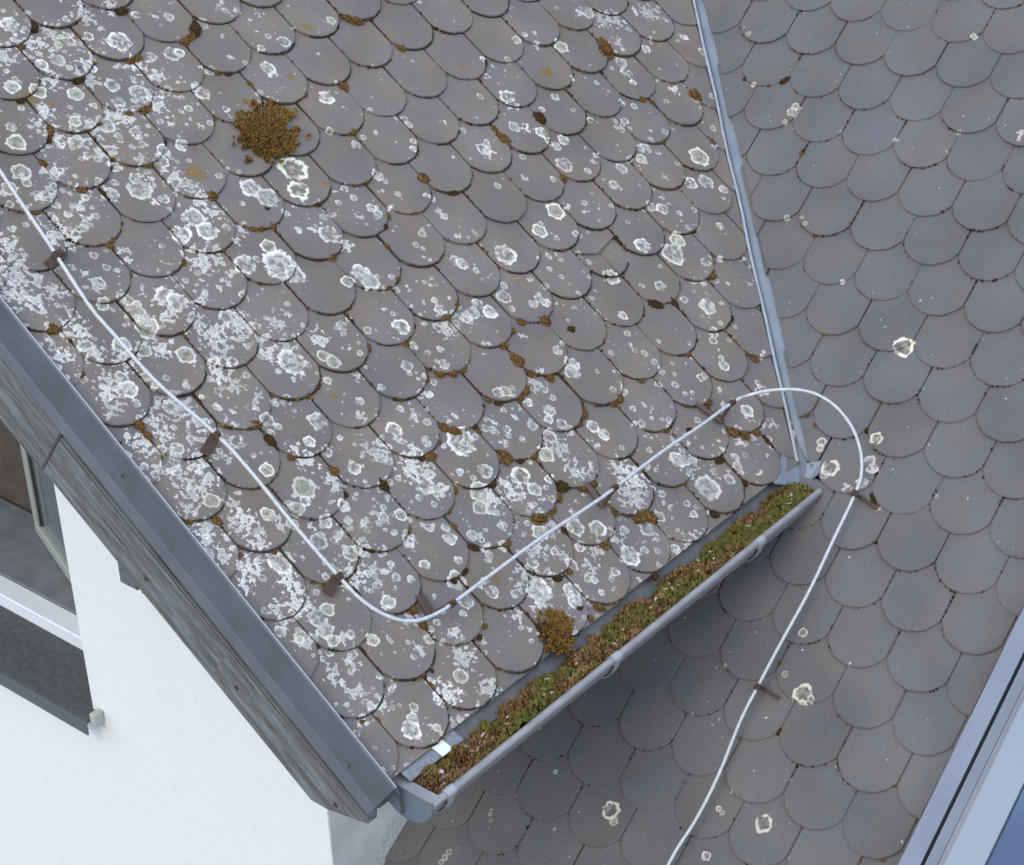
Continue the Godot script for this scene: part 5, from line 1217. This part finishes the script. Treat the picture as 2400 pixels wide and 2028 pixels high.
func build_gutter_moss() -> void:
	var nf := noise(88, 0.9, 3)
	var nc := noise(89, 0.55, 2)
	var mb := MB.new()
	var x0 := -5.12; var x1 := 3.9
	var z0 := 8.72; var z1 := 9.21
	var hgt := func(x: float, z: float) -> float: return -6.76 + 0.05 * sin(PI * (z - z0) / (z1 - z0)) + 0.12 * nf.get_noise_2d(x * 1.5, z * 2.5) + 0.09 * nf.get_noise_2d(x * 5.0, z * 5.0)
	var nx := 150; var nz := 10
	for i in nx:
		for j in nz:
			var xa := lerpf(x0, x1, float(i) / nx); var xb := lerpf(x0, x1, float(i + 1) / nx)
			var za := lerpf(z0, z1, float(j) / nz); var zb := lerpf(z0, z1, float(j + 1) / nz)
			mb.col = Color(0.05, 0.034, 0.014) * rng.randf_range(0.6, 1.3)
			mb.quad(w3(Vector3(xa, hgt.call(xa, za), za)), w3(Vector3(xb, hgt.call(xb, za), za)), w3(Vector3(xb, hgt.call(xb, zb), zb)), w3(Vector3(xa, hgt.call(xa, zb), zb)), Vector3.UP)
	for i in 9000:
		var x := rng.randf_range(x0, x1); var z := rng.randf_range(z0, z1)
		var g := nc.get_noise_2d(x * 2.0, z * 3.0) + rng.randf_range(-0.15, 0.15)
		var c := Color(0.22, 0.145, 0.05)
		if g > 0.3: c = Color(0.145, 0.14, 0.042)
		elif g > 0.08: c = Color(0.17, 0.14, 0.042)
		elif g < -0.3: c = Color(0.24, 0.145, 0.07)
		elif g < -0.12: c = Color(0.11, 0.065, 0.032)
		if x > 2.9 and rng.randf() < 0.4: c = Color(0.13, 0.14, 0.035)
		tuft(mb, w3(Vector3(x, hgt.call(x, z), z)), Vector3(rng.randf_range(-0.4, 0.4), 1, rng.randf_range(-0.4, 0.4)).normalized(), rng.randf_range(0.009, 0.026) * S, rng.randf_range(0.025, 0.07) * S, c, 4)
	var o := obj("gutter_moss", mb, moss_material, self)
	tag(o, "ochre and green moss filling the gutter along the dormer eave", "moss")
	o.set_meta("kind", "stuff")
	# dry leaf scraps and petals on it
	var pale := [mat(lin(0.34, 0.3, 0.2), 0.8), mat(lin(0.3, 0.22, 0.12), 0.8), mat(lin(0.42, 0.42, 0.38), 0.8), mat(lin(0.22, 0.11, 0.05), 0.85)]
	for i in 70:
		var x := rng.randf_range(x0 + 0.1, x1 - 0.1); var z := rng.randf_range(z0 + 0.15, z1 - 0.05)
		var l := rng.randf_range(0.02, 0.06); var wd := l * rng.randf_range(0.3, 0.7)
		var an := rng.randf() * TAU
		var q := MB.new()
		var bent := rng.randf_range(0.1, 0.5) * wd
		var ring := []
		for k in 8:
			var a := TAU * k / 8.0
			ring.append(Vector3(cos(a) * l, absf(sin(a)) * bent + 0.2 * bent * cos(a), sin(a) * wd) * S)
		for k in 8:
			q.tri(Vector3.ZERO, ring[k], ring[(k + 1) % 8], Vector3.UP)
			q.tri(Vector3(0, -0.004, 0) * S, ring[k] - Vector3(0, 0.004, 0) * S, ring[(k + 1) % 8] - Vector3(0, 0.004, 0) * S, Vector3.DOWN)
		var ki := rng.randi() % 4
		var lf := obj("leaf_scrap", q, pale[ki], self)
		lf.transform = Transform3D(Basis(Vector3.UP, an) * Basis(Vector3.RIGHT, rng.randf_range(-0.5, 0.5)), w3(Vector3(x, hgt.call(x, z) + 0.045, z)))
		tag(lf, "curled brown leaf scrap lying on the gutter moss" if ki == 3 else "pale dry leaf scrap lying on the gutter moss", "leaf", "brown leaf scraps in the gutter" if ki == 3 else "pale leaf scraps in the gutter")
